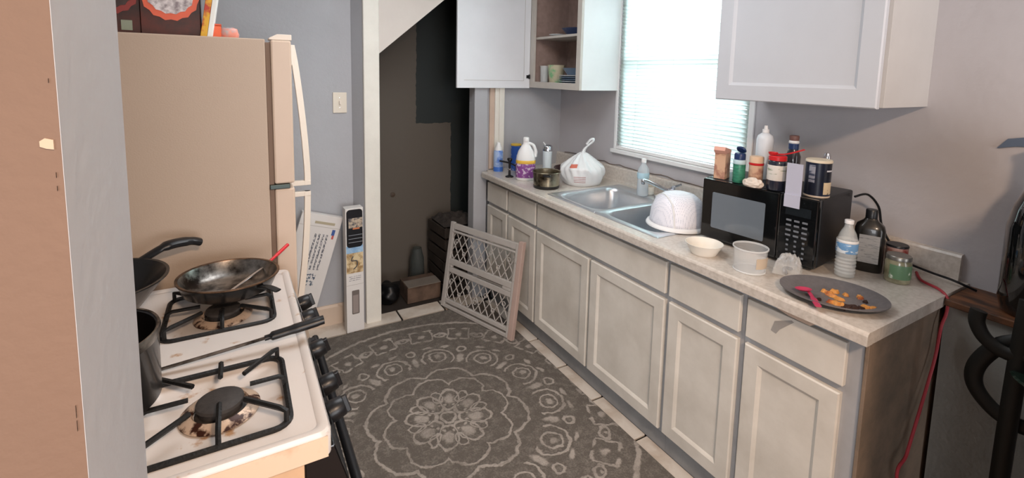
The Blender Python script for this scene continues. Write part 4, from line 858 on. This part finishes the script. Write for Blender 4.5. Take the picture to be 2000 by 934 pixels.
# ------------------------------------------------------------------ microwave
FL = Vector((1.684, 1.312, Z)); FRt = Vector((1.735, .872, Z)); fv = FRt-FL; MW = fv.length; rz = math.atan2(fv.y, fv.x)
mw = thing('microwave', 'black countertop microwave with a grey door window and keypad', 'microwave', FL, rz)   # local x along front to the right, +y into depth
MH, MD = .262, .300
ob_box('body', mat('dark_case', '15161a', .38, bump=.03, bscale=200), mw, 0, MW, .022, MD, .012, MH, bevel=.006)
for a in (.03, MW-.05):
    for b in (.05, MD-.05): ob_lathe('foot', M_black, mw, [(0, 0), (.012, 0), (.012, .0125), (0, .0125)], 12, c=(a, b, 0))
ob_box('door', M_blackg, mw, .002, MW*.70, 0, .0215, .014, MH-.002, bevel=.005)
bm = B(); prism(bm, rrect(.048, MW*.70-.048, .062, MH-.052, .006), -.0012, .0005); obj('door_window', bm, mat('door_window_glass', '6a737c', .16, coat=.4), mw)
ob_box('control_panel', M_blackg, mw, MW*.70+.001, MW-.002, 0, .0215, .014, MH-.002, bevel=.005)
px0 = MW*.70+.024
ob_box('display', mat('display_dark', '1d2226', .1), mw, px0, px0+.085, -.001, .0005, .190, .222, bevel=0)
M_key = mat('keypad_print', '70757c', .4); k0 = None
for r_ in range(8):
    for c_ in range(3):
        if k0 is None:
            bm = B(); box(bm, -.009, .009, -.0012, .0003, -.0035, .0035); k0 = obj('key', bm, M_key, mw, bevel=.0006); k = k0
        else: k = k0.copy(); S.collection.objects.link(k)
        k.location = (px0+.014+c_*.027, 0, .170-r_*.0185)
        if r_ >= 4: k.scale = (.45, 1, 1)
POWER.parent = mw; POWER.matrix_parent_inverse = (Matrix.Translation(FL) @ Matrix.Rotation(rz, 4, 'Z')).inverted()
MT = Z+MH+.0005
def mwp(px, py): p = at(px, py, z=MT); return p
# things on the microwave
def on(px, py): v = mwp(px, py); return (v.x, v.y, MT)
M_or = mat('spice_orange', 'd0aa8e', .5, alt='a87a68', vscale=24, thr=(.38, .5)); M_navy = mat('navy_plastic', '1f3560', .35)
t = thing('spice_carton', 'orange and pink open-topped carton at the left end on the microwave', 'carton', (1.745, 1.270, MT), .3)
ob_box('carton', M_or, t, -.030, .030, -.022, .022, 0, .105); bm = B(); prism(bm, [(-.032, .1055), (.032, .1055), (.032, .118), (-.038, .135), (-.045, .120)], -.022, .022); obj('open_flap', bm, mat('pink_flap', 'd8a290', .5), t)
t = thing('green_shaker', 'green shaker bottle with a navy cap on the microwave', 'bottle', (1.735, 1.185, MT))
ob_lathe('bottle_body', mat('green_shaker_body', '3f8f72', .35, alt='2c6b58', vscale=40, stretch=(1, 1, 3)), t, [(0, 0), (.021, 0), (.023, .003), (.023, .085), (.019, .092), (0, .092)], 28); ob_lathe('collar', mat('pale_collar', 'b9d2d8', .4), t, [(0.0234, .075), (.0240, .078), (.0240, .088), (.0200, .0925)], 28)
ob_lathe('cap', M_navy, t, [(0, .118), (.018, .118), (.021, .113), (.021, .0925), (0, .0924)], 28); bm = B(); lathe(bm, [(0, -.004), (.018, -.004), (.021, 0), (.018, .004), (0, .004)], 24, M=Matrix.Translation((.0, -.004, .132)) @ Matrix.Rotation(.9, 4, 'Y') @ Matrix.Diagonal((.8, 1, 1, 1))); obj('flip_lid', bm, M_navy, t, smooth=True)
t = thing('spice_jar', 'tan spice jar with a thin red lid rim beside the green shaker', 'jar', (1.760, 1.130, MT))
ob_lathe('jar_body', M_or, t, [(0, 0), (.024, 0), (.026, .003), (.026, .080), (0, .080)], 28); ob_lathe('red_rim', M_red, t, [(.0262, .078), (.0275, .080), (.0275, .086), (.0262, .087)], 28); ob_lathe('lid', mat('tan_lid', 'd8b89a', .5), t, [(0, .112), (.024, .112), (.026, .109), (.026, .0875)], 28)
t = thing('tall_white_bottle', 'tall cloudy white squeeze bottle behind the spice jar on the microwave', 'bottle', (1.900, 1.190, MT))
ob_lathe('bottle_body', mat('cloudy_plastic', 'd9dde2', .4), t, [(0, 0), (.030, 0), (.032, .004), (.032, .165), (.028, .180), (.013, .192), (0, .192)], 32); ob_lathe('cap', M_white, t, [(0, .222), (.006, .222), (.008, .208), (.013, .206), (.013, .1925)], 20)
t = thing('dark_sauce_bottle', 'dark bottle with navy band and brown cap at the back of the microwave', 'bottle', (1.925, 1.085, MT))
ob_lathe('bottle_body', mat('dark_glass', '2b2a30', .15, coat=.5), t, [(0, 0), (.026, 0), (.028, .004), (.028, .11), (.018, .135), (.016, .150), (0, .150)], 28); ob_lathe('navy_band', M_navy, t, [(.0165, .136), (.0185, .138), (.0185, .158), (.0165, .16)], 28); ob_lathe('neck', M_white, t, [(0, .172), (.017, .172), (.019, .165), (.0165, .1602)], 24); ob_lathe('cap', mat('brown_cap', '6a4a44', .5), t, [(0, .192), (.016, .192), (.018, .188), (.017, .1725)], 24)
t = thing('clear_squeeze_bottle', 'slanted clear squeeze bottle left of the coffee jar on the microwave', 'bottle', (1.850, 1.105, MT))
ob_lathe('bottle_body', M_whitet, t, [(0, 0), (.022, 0), (.024, .003), (.024, .075), (.012, .105), (.008, .125), (0, .125)], 24)
t = thing('coffee_jar', 'dark coffee jar with white label and red lid on the microwave', 'jar', (1.752, 1.042, MT))
ob_lathe('jar_body', mat('coffee_dark', '262a38', .15, coat=.6), t, [(0, 0), (.029, 0), (.032, .004), (.032, .105), (.028, .112), (0, .112)], 32)
ob_lathe('label', mat('cream_label', 'd8d3cc', .45, alt='9aa08a', vscale=1, stretch=(24, 24, 110), thr=(.38, .42)), t, [(.0323, .038), (.0328, .040), (.0328, .093), (.0323, .095)], 32); ob_lathe('lid', M_red, t, [(0, .130), (.028, .130), (.031, .127), (.031, .1125)], 32)
t = thing('red_scoop', 'red plastic scoop handle resting on the coffee jar lid', 'scoop', (1.752, 1.042, MT+.131))
ob_tube('handle', M_red, t, [(-.01, .01, .004), (.02, -.02, .006), (.07, -.055, .024)], .005, 8, flat=(1.4, .5)); ob_lathe('bowl', M_red, t, [(0, .001), (.014, .001), (.017, .010), (.015, .010), (.012, .003), (0, .003)], 20, c=(-.012, .012, 0))
t = thing('crumpled_tissue', 'crumpled cream paper tissue at the front of the microwave top', 'tissue', (1.712, 1.108, MT))
bm = B(); bmesh.ops.create_icosphere(bm, subdivisions=3, radius=1); random.seed(21)
for v in bm.verts: r_ = 1+rng(-.12, .12); v.co = Vector((v.co.x*r_*.024, v.co.y*r_*.038, max(0, (v.co.z+.6))*r_*.021))
o = obj('paper', bm, mat('cream_tissue', 'dccfc2', .8), t)
t = thing('white_paper_card', 'pale lilac paper card hanging over the microwave top edge', 'card', (1.722, .985, MT))
bm = B(); box(bm, 0, .0012, -.027, .027, .001, .115); box(bm, -.004, -.0028, -.027, .027, -.045, .0005); box(bm, -.004, .0012, -.027, .027, .0005, .0015); o = obj('card_sheet', bm, mat('lilac_paper', 'b9bbcc', .6), t)
t.location = (FL.x+(FRt.x-FL.x)*.80-.0012, FL.y+(FRt.y-FL.y)*.80, MT+.0); t.rotation_euler = (0, 0, rz+PI/2)
q = on(1595, 380)
t = thing('coffee_can', 'navy and cream round coffee can at the right end on the microwave', 'can', (1.800, .920, MT))
t.scale = (1.12, 1.12, 1.04)
ob_lathe('can_body', mat('navy_can', '1d2740', .3, alt='16181f', vscale=9), t, [(0, .004), (.036, .004), (.036, .118), (0, .118)], 36)
ob_lathe('base_rim', mat('cream_rim', 'c3b3a0', .4), t, [(0, 0), (.0365, 0), (.0372, .003), (.0365, .006)], 36); ob_lathe('lid', mat('cream_lid', 'd8cdb8', .5), t, [(0, .127), (.036, .127), (.0375, .124), (.0375, .1185)], 36)
ob_lathe('cream_patch', mat('cream_patch', 'cdbb9b', .5, alt='2a3028', vscale=40, thr=(.38, .44)), t, [(.0364, .012), (.0367, .013), (.0367, .052), (.0364, .053)], 12, a0=math.radians(235), a1=math.radians(300))
ob_lathe('grey_panel', mat('grey_print', '8d8f9a', .5, alt='3c4358', vscale=1, stretch=(20, 20, 110), thr=(.45, .5)), t, [(.0364, .05), (.0367, .051), (.0367, .110), (.0364, .111)], 6, a0=math.radians(165), a1=math.radians(195))
ob_lathe('silver_strip', mat('white_strip', 'c9ccd4', .5), t, [(.0366, .090), (.0369, .091), (.0369, .094), (.0366, .095)], 8, a0=math.radians(245), a1=math.radians(285))
t = thing('small_chrome_shaker', 'tiny chrome-topped shaker behind the coffee can on the microwave', 'shaker', (1.88, .935, MT))
ob_lathe('shaker_body', mat('shaker_grey', '6f6a6c', .3), t, [(0, 0), (.014, 0), (.016, .003), (.012, .12), (0, .12)], 20); ob_lathe('top', M_chrome, t, [(0, .148), (.008, .147), (.012, .135), (.0122, .1205)], 20)

# ------------------------------------------------------------------ right foreground: round-legged table with dark vase
tbt = thing('iron_pedestal_table', 'black scroll-legged iron stand below the wooden ledge at the right edge', 'stand', (1.80, .33, 0)); to = Vector((1.80, .33, 0))
M_irn = mat('black_painted_iron', '10110f', .5)
PX = 1.80
def sp2(pts, name, r): ob_tube(name, M_irn, tbt, [at(a, b, x=PX+dx)-to for a, b, dx in pts], r, 12, flat=(.55, 1))
pb_ = at(1950, 934, x=PX); pt_ = at(2006, 600, x=PX)
sp2([(2012, 590, .0), (1990, 700, .0), (1965, 850, 0), (1944, 990, 0)], 'leg', .021)
sp2([(1912, 606, .0), (1908, 630, 0), (1925, 662, 0), (1965, 690, 0), (2020, 700, 0), (2075, 690, 0)], 'scroll', .019)
sp2([(2000, 668, .02), (1950, 676, .02), (1908, 712, .02), (1904, 752, .02), (1940, 800, .02), (1990, 832, .02), (2060, 850, .02)], 'scroll', .021)
sp2([(2140, 560, .0), (2160, 720, .0), (2190, 900, 0)], 'leg', .021)
ob_lathe('shelf_plate', mat('dark_green_glass_top', '1c2a22', .2, coat=.4), tbt, [(0, .825), (.11, .825), (.115, .820), (.11, .815), (0, .815)], 40, c=(0.02, -.06, 0))
vs = thing('black_glass_vase', 'large glossy black bottle vase standing on the wooden ledge at the right edge', 'vase', (2.035, .395, .9085))
ob_lathe('vase_body', mat('black_glass', '07090a', .07, coat=1), vs, [(0, 0), (.072, 0), (.080, .006), (.088, .04), (.088, .26), (.078, .32), (.060, .37), (.035, .42), (.03, .50), (.036, .52), (.03, .52), (0, .50)], 56)
cu = thing('shade_blocker', 'tall plain dark cupboard added unseen right of the camera to cast shade', 'blocker', (1.48, -.06, 0))  # unseen block added to cast the shadow on end panel and lower wall
M_cu = mat('dark_stained_wood', '3a2a20', .5, vary=.3, vscale=4)
ob_box('carcass', M_cu, cu, -.27, .27, -.22, .22, .04, 1.50); ob_box('plinth', M_cu, cu, -.25, .25, -.20, .20, 0, .0395); 
for k in (-1, 1): d_ = ob_box('door', M_cu, cu, -.2895, -.2705, min(k*.003, k*.215), max(k*.003, k*.215), .06, 1.47); ob_lathe('knob', M_chrome, d_, [(0, 0), (.012, 0), (.014, .012), (0, .018)], 16, M=Matrix.Translation((-.2896, k*.03, .8)) @ Matrix.Rotation(-PI/2, 4, 'Y'))
p = at(1975, 280, x=WX-.004)
bm = B(); a = at(1948, 289, x=WX); b = at(1970, 271, x=WX); c_ = at(2010, 268, x=WX); d = at(2010, 287, x=WX); e = at(1985, 286, x=WX)
prism(bm, [(v.y, v.z) for v in (a, b, c_, d, e)], WX-.006, WX-.001, 'yz'); o = obj('tape_scrap', bm, mat('blue_tape', '5c6b80', .6)); tag(o, 'torn scrap of blue-grey tape stuck on the right wall', 'tape')
